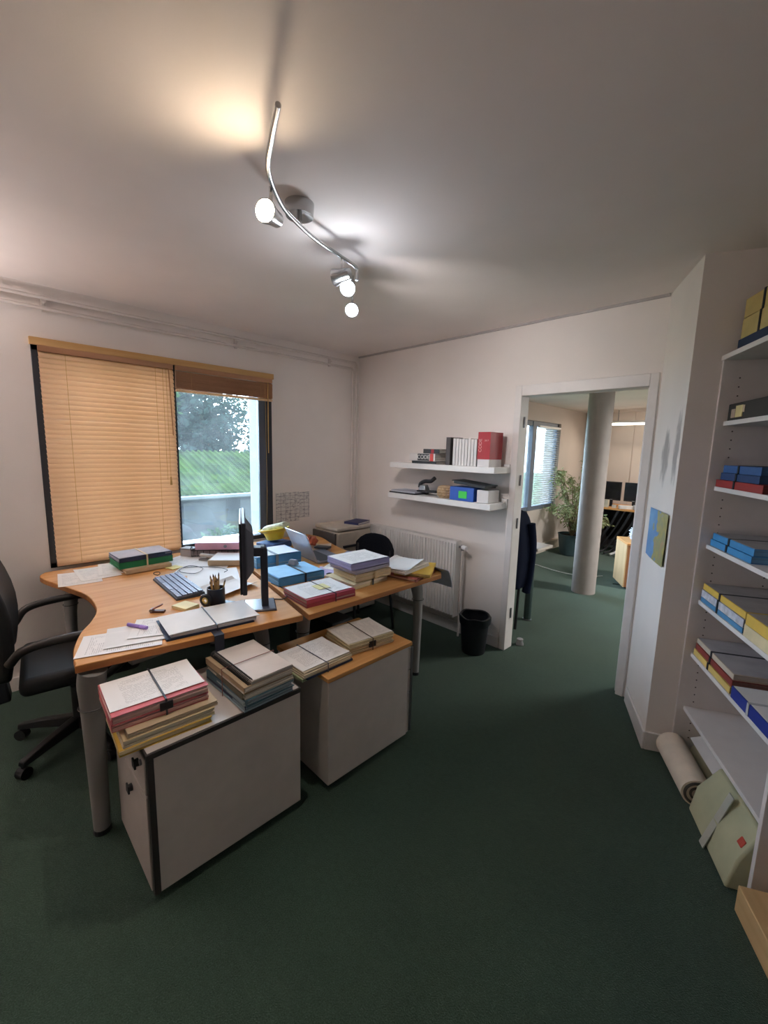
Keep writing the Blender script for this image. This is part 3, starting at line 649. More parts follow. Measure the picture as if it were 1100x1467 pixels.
G().box((-.008, 0, .026), (.06, .022, .006), ry=-.45).done('upper_jaw', plain('7A4430', .5), t, bevel=.002); G().cyl((-.03, -.013, .012), (-.03, .013, .012), .008).done('hinge', STEEL, t)
kb = thing('keyboard', 'grey computer keyboard on the wavy desk beside the pencil pot', 'keyboard', (-2.48, .815, ZD), -.04)
G().hull([[(-.225, -.075, .0), (.225, -.075, 0), (.225, .075, 0), (-.225, .075, 0)], [(-.223, -.072, .012), (.223, -.072, .012), (.223, .072, .022), (-.223, .072, .022)]]).done('body', plain('3A3C44', .5), kb, bevel=.003)
g = G()
for r in range(5):
    for c in range(16):
        if r == 0 and 4 < c < 11: continue
        g.box((-.203+c*.0271, -.055+r*.0275, .018+r*.0022), (.022, .022, .007))
g.box((.0, -.055, .018), (.15, .022, .007)); stuff(g.done('keys', plain('7E86A0', .5), kb))
# pencil pot and pencils
pp = thing('pencil_pot', 'black pencil pot with a tape dispenser roll in front', 'pot', (-2.10, .875, ZD), .55)
G().lathe([(.042, 0), (.044, .004), (.044, .085), (.041, .085), (.04, .012), (0, .012)], 24).done('pot', plain('1C2434', .5), pp, smooth=True)
G().bb(-.05, .09, -.04, .04, 0, .006).done('base_tray', PLAST, pp, bevel=.003)
tp = G().tube([(-.02+.024*math.cos(a), -.056, .032+.024*math.sin(a)) for a in [2*PI*k/24 for k in range(24)]], .010, 8, True); tp.done('tape_roll', plain('1E1F24', .4), pp, smooth=True)
G().tube([(-.02+.013*math.cos(a), -.060, .032+.013*math.sin(a)) for a in [2*PI*k/20 for k in range(20)]], .005, 8, True).done('tape_core', plain('D0BC70', .6), pp, smooth=True)
def pencil(loc, rot):
    p = thing('pencil', 'wooden pencil standing in the black pencil pot', 'pencil', loc, 0, 'pencils in the black pot', rot)
    G().cyl((0, 0, 0), (0, 0, .125), .0042, n=6).done('shaft', wood('B08E5E', 'C8A878', 2), p); G().cyl((0, 0, .125), (0, 0, .14), .0042, .0008, 6).done('tip', plain('6A5848', .7), p); return p
p0 = pencil((-2.10, .875, ZD+.0125), (0, 0, 0))
for k in range(10):
    a = k*.63; rr = .022 if k % 2 else .012; c = tree_copy(p0)
    c.location = (-2.10+rr*math.cos(a), .875+rr*math.sin(a), ZD+.0125); c.rotation_euler = (-.22*math.sin(a)*rr/.02, .22*math.cos(a)*rr/.02, a); c.scale = (1, 1, random.uniform(.82, 1.05))
# monitor seen edge-on
mo = thing('computer_monitor', 'thin black monitor seen edge-on with its post stand on the wavy desk', 'monitor', (-1.905, 1.04, ZD), math.atan2(-.44, .9))
# local x = along the screen, local -y = the way the screen faces
G().bb(-.245, .245, -.112, -.102, .15, .475).done('screen_panel', plain('1A1C22', .2), mo, bevel=.003)
G().bb(-.248, .248, -.102, -.082, .147, .478).done('bezel', plain('20232E', .45), mo, bevel=.005)
G().hull([[(-.17, -.082, .19), (.17, -.082, .19), (.17, -.082, .44), (-.17, -.082, .44)], [(-.11, -.048, .22), (.11, -.048, .22), (.11, -.048, .40), (-.11, -.048, .40)]]).done('rear_housing', plain('1E2230', .5), mo, bevel=.006)
G().bb(-.035, .035, -.05, .005, .27, .315).done('arm', plain('20232E', .5), mo, bevel=.006)
G().hull([[(-.04, -.012, .01), (.04, -.012, .01), (.04, .022, .01), (-.04, .022, .01)], [(-.034, -.014, .30), (.034, -.014, .30), (.034, .02, .30), (-.034, .02, .30)], [(-.028, -.012, .318), (.028, -.012, .318), (.028, .01, .318), (-.028, .01, .318)]]).done('post', plain('1E2231', .5), mo, bevel=.005)
G().hull([[(-.085, -.10, 0), (.085, -.10, 0), (.085, .06, 0), (-.085, .06, 0)], [(-.08, -.095, .012), (.08, -.095, .012), (.08, .055, .012), (-.08, .055, .012)]]).done('foot', plain('4A4E5C', .25), mo, bevel=.004)
# papers and files on the window side
loose('paper_sheet', 'large printed sheet at the window corner of the wavy desk', -3.03, .44, 1.45, mat=PAGEB, curl=.003)
loose('paper_sheet', 'printed sheet overlapping the one at the window corner', -3.08, .54, 1.55, mat=PAGEB, z=ZD+.002, curl=.003)
loose('paper_sheet', 'creamy sheet partly under the green bundle', -3.12, .66, 1.4, mat=PAGEB, z=ZD+.003, curl=.001)
t = thing('folder', 'thin beige folder of papers under the green strapped bundle', 'folder', (-3.02, .79, ZD+.0045), .06)
folder(t, 'cover', .20, .27, 0, .024, BEIGE, 'x'); sheaf(t, 'paper_sheaf', .195, .265, .002, .02, 'D8C09A')
t = thing('strapped_bundle', 'dark green and blue strapped bundle in front of the closed blind', 'bundle', (-3.08, .79, ZD+.029), .05)
sheaf(t, 'paper_sheaf', .21, .31, .002, .036, '2A7A50', jit=.002, step=.02); folder(t, 'green_folder', .22, .32, 0, .04, GRN, 'x')
folder(t, 'blue_folder', .215, .315, .041, .026, DBLUE, 'x'); sheaf(t, 'paper_sheaf', .21, .31, .0425, .023, '9A98A8'); page(t, .21, .31, .0675, plain('B4AFB4', .8), ox=-.005)
band(t, .22, .32, .071, 'x', .0, CREAM, .010)
t = thing('paper_clip_holder', 'small wire ring lying before the beige folder', 'ring', (-2.80, .80, ZD)); G().tube([(.018*math.cos(a), .018*math.sin(a), .004+.012*abs(math.sin(a/2))) for a in [2*PI*k/18 for k in range(18)]], .0022, 6, True).done('wire', BLACK, t)
tag(G().bb(-.038, .038, -.038, .038, 0, .006).done('sticky_notes', plain('E4DC98', .8), loc=(-2.90, .935, ZD), rot=(0, 0, .3)), 'yellow sticky notes right of the beige folder', 'notes')
tag(G().bb(-.05, .05, -.04, .04, 0, .014).done('sticky_notes', plain('E2D8A8', .8), loc=(-2.14, .735, ZD), rot=(0, 0, .35)), 'cream pad of sticky notes next to the pencil pot', 'notes')
loose('paper_sheet', 'white sheet by the window mullion on the wavy desk', -3.06, 1.06, .5, mat=PAGE)
loose('paper_sheet', 'white sheet spread between keyboard and window', -2.80, 1.10, .9, mat=PLAINP, w=.30, d=.42)
loose('paper_sheet', 'white sheet lying behind the keyboard towards the monitor', -2.50, 1.03, 1.2, mat=PLAINP, z=ZD+.002, w=.297, d=.42)
loose('paper_sheet', 'crumpled white sheet under the left side of the monitor', -2.28, 1.0, .3, mat=PLAINP, z=ZD+.004, curl=.02)
cb = G().tube(spline([(-2.66, .87, .004), (-2.8, .93, .004), (-2.86, 1.02, .004), (-2.74, 1.06, .006), (-2.66, .98, .006), (-2.74, .92, .009), (-2.84, .98, .004), (-2.72, 1.12, .008), (-2.6, 1.16, .01), (-2.55, 1.12, .012)], 8), .0022, 6)
tag(cb.done('cable', plain('3A3A3E', .5), loc=(0, 0, ZD+.004)), 'thin dark keyboard cable looped on the white sheets', 'cable')
# wire letter tray with pink file, stacks near the window
t = thing('letter_tray', 'dark wire letter tray under the pink file by the window', 'tray', (-3.10, 1.33, ZD), .95)
g = G()
for z in (.008, .05): g.tube([(-.17, -.12, z), (.17, -.12, z), (.17, .12, z), (-.17, .12, z)], .003, 6, True)
for k in range(9): g.tube([(-.17+k*.0425, -.12, .05), (-.17+k*.0425, -.12, .008), (-.17+k*.0425, .12, .008), (-.17+k*.0425, .12, .05)], .002, 5)
for sx in (-.17, .17): g.tube(spline([(sx, -.12, .05), (sx, -.13, .07), (sx, -.10, .075), (sx, -.09, .05)], 4), .003, 6)
g.done('wire_frame', PLAST, t); sheaf(t, 'papers', .30, .21, .013, .03, 'B8A8A8')
t = thing('binder', 'pink lever file lying on the wire tray by the window', 'binder', (-3.09, 1.345, ZD+.056), .95)
folder(t, 'cover', .32, .25, 0, .05, plain('D8A8BC', .6), 'y'); sheaf(t, 'paper_sheaf', .30, .23, .002, .046, 'C8BCC0'); G().cyl((.05, -.1265, .025), (.05, -.129, .025), .012).done('ring_hole', STEEL, t)
t = thing('stapler', 'beige desk stapler beside the window mullion', 'stapler', (-2.94, 1.19, ZD), .75)
G().bb(-.075, .075, -.02, .02, 0, .012).done('base', plain('8A8684', .5), t, bevel=.004); G().box((.005, 0, .032), (.15, .032, .022), ry=.10).done('arm', plain('B4ACA4', .5), t, bevel=.006)
t = thing('card_box', 'small grey index box between stapler and wire tray', 'box', (-3.16, 1.13, ZD), .6)
G().bb(-.05, .05, -.035, .035, 0, .05).done('box', plain('A49C98', .7), t, bevel=.002); G().bb(-.052, .052, -.037, .037, .05, .062).done('lid', plain('8C8684', .7), t, bevel=.002)
t = thing('folder', 'white topped paper file left of the monitor by the window', 'folder', (-2.80, 1.29, ZD+.0045), .9)
folder(t, 'cover', .27, .22, 0, .035, BEIGE, 'y'); sheaf(t, 'paper_sheaf', .265, .215, .002, .031, 'C4B8A8'); page(t, .25, .21, .0355, PLAINP)

# desk 2 ----------------------------------------------------------------
t = thing('strapped_bundle', 'taller light blue strapped box file with white top behind the monitor', 'bundle', (-2.64, 1.51, ZD), -.1)
folder(t, 'box_file', .25, .33, 0, .075, LBLUE, 'x'); sheaf(t, 'paper_sheaf', .245, .32, .002, .07, '7FB0D4', step=.012); page(t, .235, .31, .076, plain('D4DAE2', .7, var=.04)); band(t, .25, .33, .079, 'x', -.02, plain('7C8890', .7), .02)
t = thing('strapped_bundle', 'flat light blue strapped file between monitor and laptop', 'bundle', (-2.225, 1.415, ZD), -.08)
folder(t, 'box_file', .25, .31, 0, .05, LBLUE, 'x'); sheaf(t, 'paper_sheaf', .245, .30, .002, .046, '6FA6D0', step=.012); page(t, .24, .30, .051, plain('8CC0E4', .6)); band(t, .25, .31, .0545, 'x', .02, STRAPD, .012)
gl = thing('bulldog_clip', 'grey paper clip box lying on the flat blue file', 'clip', (-2.30, 1.47, ZD+.057), .3)
G().hull([[(-.03, -.025, 0), (.03, -.025, 0), (.03, .025, 0), (-.03, .025, 0)], [(-.022, -.01, .035), (.022, -.01, .035), (.022, .01, .035), (-.022, .01, .035)]]).done('jaw', plain('6A7684', .35), gl, bevel=.003)
t = thing('strapped_bundle', 'red folder bundle with white page and yellow note near the desk join', 'bundle', (-1.845, 1.345, ZD), -.06)
folder(t, 'folder', .25, .31, 0, .02, plain('9C3A48', .6), 'x'); sheaf(t, 'paper_sheaf', .245, .305, .002, .016, 'C8A0A0'); folder(t, 'folder', .248, .31, .02, .022, plain('B0465A', .6), 'x'); sheaf(t, 'paper_sheaf', .243, .305, .022, .018, 'D8B8B4')
page(t, .225, .30, .0425, PAGEX, ox=-.008); G().bb(-.05, .03, -.02, .055, .046, .0468).done('yellow_note', plain('D8D49A', .8), t); band(t, .25, .31, .0455, 'x', .02, STRAPD, .005)
cp = thing('cable', 'short black cable lying at the join of the two desks', 'cable'); G().tube(spline([(-1.93, 1.085, ZD+.004), (-1.95, 1.12, ZD+.004), (-1.92, 1.17, ZD+.004), (-2.02, 1.25, ZD+.004), (-2.2, 1.25, ZD+.004)], 6), .003, 6).done('wire', BLACK, cp)
# tall stack of four bundles
def stackpiece(label, z, h, fol, edge, rz, dx, dy, w=.24, d=.285, strap=None, topmat=None, name='strapped_bundle'):
    t = thing(name, label, 'bundle', (-1.915+dx, 1.705+dy, ZD+z), rz)
    folder(t, 'folder', w, d, 0, h-.003, fol, 'x'); sheaf(t, 'paper_sheaf', w-.006, d-.006, .0018, h-.0065, edge, jit=.005)
    page(t, w-.01, d-.01, h-.0028, topmat or PLAINP, th=.0006) if topmat else None
    if strap: band(t, w, d, h-.003, 'x', .01, strap, .012)
    return t
stackpiece('cream bundle with black clasp, lowest of the tall stack on the laptop desk', 0, .036, CREAM, 'E0D2BC', .05, -.01, -.02, .26, .29, STRAPD)
stackpiece('tan bundle with worn edges, second from the bottom of the tall stack', .0365, .05, BEIGE, 'C8B48C', -.06, .01, .01, .23, .275, plain('B4A484', .8))
stackpiece('thin lilac grey bundle, third from the bottom of the tall stack', .087, .024, plain('9A94A8', .7), 'A8A0A8', .04, 0, .0)
stackpiece('lilac bundle with white page, topmost of the tall stack on the laptop desk', .1115, .04, LIL, 'A8A4CC', -.05, -.01, -.005, .245, .30, None, PAGEX)
# side stack at the desk's end
t = thing('folder', 'red edged folder, lowest of the fanned papers at the end of the laptop desk', 'folder', (-1.80, 2.045, ZD), .25); folder(t, 'cover', .24, .29, 0, .018, plain('A86058', .7), 'x'); sheaf(t, 'paper_sheaf', .235, .285, .002, .014, 'D0B0A0')
t = thing('folder', 'yellow folder sticking out of the fanned papers by the radiator', 'folder', (-1.785, 2.09, ZD+.0185), .55); folder(t, 'cover', .23, .30, 0, .022, YEL, 'x'); sheaf(t, 'paper_sheaf', .225, .295, .002, .018, 'E4CC84')
t = thing('folder', 'cream paper sheaf above the yellow folder at the desk end', 'folder', (-1.83, 2.02, ZD+.041), .15); sheaf(t, 'paper_sheaf', .215, .29, 0, .022, 'DCD4C8', jit=.008)
tag(G().sheet(.215, .30, .014).done('paper_sheet', PLAINP, loc=(-1.85, 2.02, ZD+.0645), rot=(0, 0, .35)), 'white sheet curling on top of the fanned papers', 'paper')
hf = G(); 
tag(hf.sheet(.19, .15, fn=lambda u, v: -.85*max(0, v-.22)**1.25*.15+.003*math.sin(5*u), ny=10, th=.0015).done('blue_grey_folder', plain('B4C0D0', .7), loc=(-1.735, 2.275, ZD+.002), rot=(-.42, 0, .15)), 'blue grey folder drooping over the end of the laptop desk', 'folder')
# laptop
lp = thing('laptop', 'open grey laptop with its lid back towards the monitor', 'laptop', (-2.52, 1.85, ZD), PI-.12)
# local -y faces the user
G().bb(-.165, .165, -.115, .115, .0, .016).done('base', plain('7C808C', .35, .5), lp, bevel=.003); stuff(G().bb(-.15, .15, -.03, .09, .0162, .0172).done('keyboard_deck', PLAST, lp))
ld = G().bb(-.165, .165, -.004, .004, 0, .225).done('lid', plain('9A9CA6', .3, .5), lp, loc=(0, .118, .014), rot=(-.42, 0, 0), bevel=.003); G().bb(-.152, .152, -.0052, -.0042, .015, .215).done('screen', plain('15171C', .15), ld)
# yellow bowl with package
bw = thing('yellow_bowl', 'tilted yellow plastic bowl holding a wrapped package by the window', 'bowl', (-3.02, 1.76, ZD+.062), 0, rot=(.0, -.16, .3))
G().lathe([(.06, 0), (.064, .004), (.085, .06), (.125, .082), (.128, .09), (.12, .092), (.08, .066), (.058, .012), (0, .01)], 32).done('bowl', plain('E2C83C', .4), bw, smooth=True)
pk = thing('wrapped_package', 'white and green plastic package lying in the yellow bowl', 'package', (-3.01, 1.76, ZD+.15), .6, rot=(.1, -.28, .6))
G().hull([[(-.11, -.05, 0), (.11, -.05, 0), (.11, .05, 0), (-.11, .05, 0)], [(-.10, -.055, .022), (.10, -.05, .025), (.105, .05, .02), (-.10, .052, .024)], [(-.085, -.035, .042), (.085, -.035, .045), (.09, .03, .038), (-.08, .03, .042)]]).done('wrapping', plain('C8CDB0', .35, var=.4, scale=30), pk, bevel=.006)
tag(G().bb(-.09, .09, -.11, .11, 0, .048).done('blue_box', plain('3A5A8E', .5), loc=(-3.02, 1.75, ZD), rot=(0, 0, .3), bevel=.003), 'low blue box under the yellow bowl', 'box')
mg = thing('coffee_mug', 'dark brown mug beside the yellow bowl', 'mug', (-2.99, 1.95, ZD)); G().lathe([(.033, 0), (.037, .003), (.038, .10), (.034, .10), (.033, .01), (0, .01)], 20).done('cup', plain('4A3430', .35), mg, smooth=True)
G().tube(spline([(.036, 0, .08), (.06, 0, .075), (.062, 0, .04), (.037, 0, .025)], 4), .005, 8).done('handle', plain('4A3430', .35), mg, smooth=True)
# clutter right of the laptop
loose('paper_sheet', 'pale envelope leaning behind the laptop', -2.78, 2.02, .9, mat=plain('C4AC94', .8), w=.20, d=.26, curl=.01)
or_ = thing('orange_pouch', 'crumpled orange and red pouch behind the laptop', 'pouch', (-2.84, 1.98, ZD+.012), .4)
bmx = G(); bmesh.ops.create_icosphere(bmx.b, subdivisions=3, radius=.055)
for vv in bmx.b.verts: vv.co *= 1+.22*math.sin(9*vv.co.x*14+vv.co.y*60)*math.cos(vv.co.z*70); vv.co.z = vv.co.z*.75+.04
bmx.done('pouch', plain('B4583A', .6, var=.4, scale=20), or_, smooth=True)
t = thing('wallet', 'dark flat wallet leaning on the papers behind the laptop', 'wallet', (-2.70, 2.0, ZD+.014), .5); G().bb(-.06, .06, -.04, .04, 0, .014).done('body', plain('24262C', .4), t, bevel=.005); G().bb(-.06, .06, -.004, .004, .0141, .0148).done('flap_edge', STEEL, t)
t = thing('notebook', 'grey notebook with pen, right of the laptop', 'notebook', (-2.36, 2.03, ZD), .55); folder(t, 'cover', .17, .22, 0, .018, plain('7A84A4', .6), 'x'); sheaf(t, 'pages', .165, .215, .002, .014, 'D0CCC4')
pn = thing('pen', 'black pen lying on the grey notebook', 'pen', (-2.36, 2.03, ZD+.0235), 1.1); G().cyl((-.06, 0, 0), (.05, 0, 0), .0045, n=10).done('barrel', BLACK, pn, smooth=True); G().cyl((.05, 0, 0), (.068, 0, 0), .0045, .001, 10).done('tip', STEEL, pn)
loose('paper_sheet', 'lilac sheet between the flat blue file and the tall stack', -2.18, 1.68, .9, mat=plain('B8AED0', .8), w=.15, d=.21)
loose('paper_sheet', 'pale sheet beside the lilac one in front of the notebook', -2.25, 1.80, .5, mat=PAGE, w=.15, d=.21, z=ZD+.001)
sc_ = thing('scissors', 'dark scissors lying against the tall stack of bundles', 'scissors', (-2.085, 1.66, ZD+.004), .3, rot=(0, 0, 1.2))
for s in (-1, 1):
    g = G().tube([(-.045+.018*math.cos(a), s*.02+.013*math.sin(a), .003) for a in [2*PI*k/16 for k in range(16)]], .004, 6, True); g.done('handle', BLACK, sc_, smooth=True)
    G().box((.03, s*.004, .003), (.11, .012, .003), rz=-s*.12).done('blade', STEEL, sc_)

# ---------------------------------------------------------------- printer in the corner
cs = thing('printer_cabinet', 'low white cabinet carrying the printer in the corner', 'cabinet', (-3.11, 2.555, 0))
G().bb(-.19, .19, -.24, .24, .03, .60).done('body', plain('C0B8B0', .6), cs, bevel=.004); d_ = G().bb(.19, .205, -.235, .235, .035, .595).done('door', plain('C8C0B8', .6), cs, bevel=.003); G().cyl((.205, -.19, .35), (.222, -.19, .35), .009).done('knob', STEEL, d_); G().bb(-.17, .17, -.22, .22, 0, .03).done('plinth', BLACK, cs)
pr_ = thing('printer', 'beige desktop printer on the corner cabinet behind the chair', 'printer', (-3.12, 2.555, .60))
G().bb(-.17, .17, -.21, .21, 0, .20).done('housing', plain('BDB0A0', .55), pr_, bevel=.02, seg=4); G().bb(-.165, .175, -.215, .205, .205, .24).done('scanner_lid', plain('C6BAAC', .5), pr_, bevel=.01)
G().bb(-.175, .165, -.235, -.212, .01, .19).done('dark_side_cover', plain('4A4440', .5), pr_, bevel=.006); G().bb(.168, .19, -.14, .14, .05, .07).done('paper_slot', PLAST, pr_); G().bb(.171, .176, -.17, -.12, .02, .03).done('badge', plain('8A7A40', .5), pr_)
book('blue_book', 'dark blue book lying on the printer', (-3.06, 2.68, .841), .3, .16, .22, .022, plain('262A58', .5))

# ---------------------------------------------------------------- chairs
def office_chair():
    t = thing('office_chair', 'black swivel office chair with looped armrests at the wavy desk', 'chair', (-2.57, .33, 0), -.10)
    CH = plain('101012', .6, var=.2, scale=30); ARM = plain('211E1C', .45)
    G().box((0, .02, .455), (.50, .48, .085)).done('seat', CH, t, bevel=.035, seg=5)
    back = []
    for k in range(9):
        f = k/8; z = .50+f*.56; wd = .20+.05*math.sin(PI*(.25+.65*f)); y = -.235-.06*f-.05*math.sin(PI*f)*(-1)
        back.append([(-wd, y, z), (-wd*.5, y-.025, z), (wd*.5, y-.025, z), (wd, y, z), (wd, y-.06, z), (wd*.5, y-.09, z), (-wd*.5, y-.09, z), (-wd, y-.06, z)])
    G().hull(back).done('backrest', CH, t, bevel=.02, seg=3, smooth=True)
    G().box((0, -.30, .47), (.09, .05, .30), rx=.1).done('back_bracket', PLAST, t, bevel=.01)
    for s in (-1, 1):
        a = G().tube(spline([(s*.27, -.24, .60), (s*.30, -.18, .665), (s*.31, -.02, .685), (s*.31, .17, .675), (s*.305, .25, .64), (s*.29, .22, .55), (s*.25, .12, .44), (s*.18, .08, .41)], 6), .019, 10)
        a.done('armrest', ARM, t, smooth=True)
    G().cyl((0, 0, .10), (0, 0, .30), .035).cyl((0, 0, .30), (0, 0, .42), .025).done('gas_column', BLACK, t, smooth=True); G().box((0, 0, .405), (.24, .2, .03)).done('seat_plate', BLACK, t, bevel=.006)
    for k in range(5):
        a = 2*PI*k/5+.35; c, s = math.cos(a), math.sin(a)
        def ring(r, w, z0, z1): return [(c*r-s*w, s*r+c*w, z0), (c*r+s*w, s*r-c*w, z0), (c*r+s*w*.7, s*r-c*w*.7, z1), (c*r-s*w*.7, s*r+c*w*.7, z1)]
        L = G().hull([ring(.02, .034, .085, .135), ring(.18, .027, .075, .115), ring(.31, .02, .062, .088)]).done('base_leg', plain('17171A', .5), t, bevel=.005)
        G().cyl((c*.30-s*.02, s*.30+c*.02, .028), (c*.30+s*.02, s*.30-c*.02, .028), .028, n=16).cyl((c*.30, s*.30, .03), (c*.30, s*.30, .07), .009).done('castor', BLACK, L)
office_chair()
vc = thing('visitor_chair', 'black fabric visitor chair behind the laptop desk', 'chair', (-2.66, 2.33, 0), 0)
G().box((0, -.02, .45), (.46, .44, .05)).done('seat', FABRIC, vc, bevel=.02, seg=4)
bk_ = []
for k in range(11):
    f = k/10; x = -.235+.47*f; yb = .235-.05*(2*f-1)**2; lo = .50; hi = .81-.10*abs(2*f-1)**3.2
    bk_.append([(x, yb, lo+.03*abs(2*f-1)), (x, yb, hi), (x, yb+.035, hi-.002), (x, yb+.035, lo+.03*abs(2*f-1))])
G().hull(bk_).done('backrest', FABRIC, vc, bevel=.012, seg=3)
for sx in (-1, 1):
    G().tube([(sx*.21, -.2, .43), (sx*.23, -.22, .0)], .011, 8).done('leg', BLACK, vc, smooth=True); G().tube([(sx*.21, .2, .70), (sx*.21, .19, .43), (sx*.23, .235, .0)], .011, 8).done('leg', BLACK, vc, smooth=True)
    G().tube([(sx*.21, -.2, .425), (sx*.21, .2, .425)], .010, 8).done('seat_rail', BLACK, vc, smooth=True)

# ---------------------------------------------------------------- bookcase on the oblique wall
C0 = B+N*.12                                     # front corner of the left side panel
bc = thing('bookcase', 'tall white bookcase with adjustable shelves along the oblique wall', 'bookcase', (C0.x, C0.y, 0), math.atan2(E.y, E.x))
# local x runs along the front, local y goes into the depth
PW, PDEP = .02, .34; BAY = .765
bcm = plain('DCD6D3', .5, var=.04)
G().bb(0, PW, 0, PDEP, 0, 2.0).done('side_panel', bcm, bc, bevel=.001)
G().bb(PW+BAY, PW*2+BAY, 0, PDEP, .0, 2.0).done('side_panel', bcm, bc, bevel=.001)
G().bb(PW*2+BAY*2, PW*3+BAY*2, 0, PDEP, 0, 2.0).done('side_panel', bcm, bc, bevel=.001)
G().bb(0, PW*3+BAY*2, PDEP, PDEP+.006, .02, 2.0).done('back_panel', plain('BDB6B3', .6, var=.04), bc)
G().bb(-.0, PW*3+BAY*2, -.005, PDEP, 2.0, 2.022).done('top_board', bcm, bc, bevel=.001)
SH = [1.725, 1.423, 1.142, .86, .583, .292]
s0 = None
for bay in (0, 1):
    for zz in SH:
        x = PW+bay*(BAY+PW)
        if s0 is None: s0 = G().bb(.001, BAY-.001, .03, PDEP-.002, -.02, 0).done('shelf', bcm, bc, loc=(x, 0, zz), bevel=.001)
        else: inst(s0, 'shelf', bc, (x, 0, zz))
pg = G()
for k in range(46):
    z = .12+k*.04
    for y in (.07, PDEP-.06): pg.cyl((PW-.001, y, z), (PW+.0012, y, z), .0035, n=6)
stuff(pg.done('peg_holes', plain('4A4644', .8), bc))
def on_shelf(x, y, z): q = C0+E*x+N*y; return (q.x, q.y, z)
RZB = math.atan2(E.y, E.x)
def sfile(label, x, z, h, w, d, fol, edge, y=.045, strap=None, group=None, cover=None, cat='bundle', dr=0, name='strapped_bundle'):
    """A flat file lying on a bookcase shelf; its spine faces the room."""
    t = thing(name, label, cat, on_shelf(x, y, z), RZB+dr)
    g = G().prism([(0, 0), (w, 0), (w, d), (0, d)], 0, .002).prism([(0, 0), (w, 0), (w, d), (0, d)], h-.002, h).prism([(0, 0), (w, 0), (w, .003), (0, .003)], 0, h)
    g.done('cover', fol, t, bevel=.0008); sh = G(); n = max(1, int(h/.008)); s = (h-.005)/n
    for i in range(n): sh.bb(.004+random.random()*.004, w-.004-random.random()*.004, .004, d-.004, .0025+i*s, .0025+(i+.93)*s)
    sh.done('paper_sheaf', edges(edge), t)
    if strap:
        G().bb(w*.42, w*.42+.014, -.003, -.001, 0, h+.002).bb(w*.42, w*.42+.014, -.003, d, h, h+.002).done('strap', strap, t)
    if cover: G().bb(.004, w-.004, .004, d-.004, h, h+.0012).done('cover_page', cover, t)
    return t
DST = plain('1C1C22', .7)
sfile('dark navy binder on top of the bookcase under the yellow bundles', .03, 2.0225, .06, .36, .26, DBLUE, '4A4A58', y=.04, cat='binder', name='binder')
sfile('lower of the two yellow strapped bundles on top of the bookcase', .035, 2.083, .085, .34, .25, plain('C8B478', .8), 'B8A46C', y=.045, strap=DST)
sfile('upper of the two yellow strapped bundles on top of the bookcase', .04, 2.171, .08, .33, .24, plain('BEA86C', .8), 'B8A46C', y=.045, strap=DST, dr=.03)
t = sfile('black box file with cream labels on the highest bookcase shelf', .03, 1.7255, .075, .34, .25, plain('2C2824', .6), '4A443E', y=.04, cat='box file', name='box_file')
G().bb(.035, .07, -.0025, -.0005, .012, .05).done('label_sticker', plain('B8A08C', .8), t); G().bb(.075, .135, -.003, -.0005, .012, .062).done('cream_label', plain('D8C890', .8), t); G().bb(.11, .15, -.0025, -.0005, .03, .06).done('label_sticker', plain('C0A890', .8), t)
RED = plain('9A2C2A', .6); MB = plain('2C5890', .55); NB = plain('24406E', .55); CB = plain('3C8CC4', .5)
sfile('red strapped file lying under the blue files on the second bookcase shelf', .03, 1.4235, .034, .40, .26, RED, '8A4A44', y=.03, strap=DST)
sfile('darker blue strapped file directly on the red file', .045, 1.458, .032, .33, .25, NB, '4A6890', y=.04, strap=DST)
sfile('brighter blue strapped file topmost above the red file', .05, 1.4905, .034, .32, .25, MB, '5A80AC', y=.045, strap=DST)
sfile('light blue strapped file, lower of the pair on the third bookcase shelf', .035, 1.1425, .03, .37, .25, CB, '78A8CC', y=.04, strap=DST)
sfile('light blue strapped file, upper of the pair with grey page on the third bookcase shelf', .04, 1.173, .03, .365, .25, CB, '78A8CC', y=.045, strap=DST, cover=plain('A09C9C', .8))
sfile('flat blue file, lowest of the left pile on the fourth bookcase shelf', .03, .8605, .022, .40, .26, plain('4A88B4', .6), '88A8C4', y=.035, strap=DST)
sfile('white printed file in the middle of the left pile on the fourth bookcase shelf', .03, .883, .036, .40, .26, plain('C4C4CC', .7, var=.3, scale=40), 'C8C8CC', y=.035, strap=DST)
sfile('yellow edged file, topmost of the left pile on the fourth bookcase shelf', .028, .9195, .03, .40, .26, YEL, 'C8BC90', y=.04, strap=DST, cover=plain('9C9694', .8))
sfile('yellow strapped bundle, upper one of the right pile on the fourth bookcase shelf', .455, .91, .045, .30, .25, YEL, 'D8C890', y=.03, cover=plain('A09A90', .8))
sfile('cream bundle under the yellow one on the right of the fourth bookcase shelf', .45, .8605, .049, .305, .26, CREAM, 'D8CCB0', y=.03, strap=None)
sfile('yellow strapped file, lowest of the left pile on the fifth bookcase shelf', .035, .5835, .03, .37, .27, plain('D8B868', .7), 'D8C48C', y=.035, strap=DST)
sfile('dark red strapped file in the middle of the left pile on the fifth bookcase shelf', .035, .614, .028, .37, .27, plain('8C3830', .6), 'A87868', y=.04, strap=DST)
sfile('grey topped file, topmost of the left pile on the fifth bookcase shelf', .03, .6425, .026, .37, .27, plain('C8B8A4', .7), 'C8BCB0', y=.045, strap=DST, cover=plain('A8A4A6', .8))
sfile('royal blue file with white page on the right of the fifth bookcase shelf', .43, .5835, .05, .30, .27, plain('22348C', .5), 'B0B0C0', y=.03, strap=plain('B0B0B0', .6), cover=PLAINP)
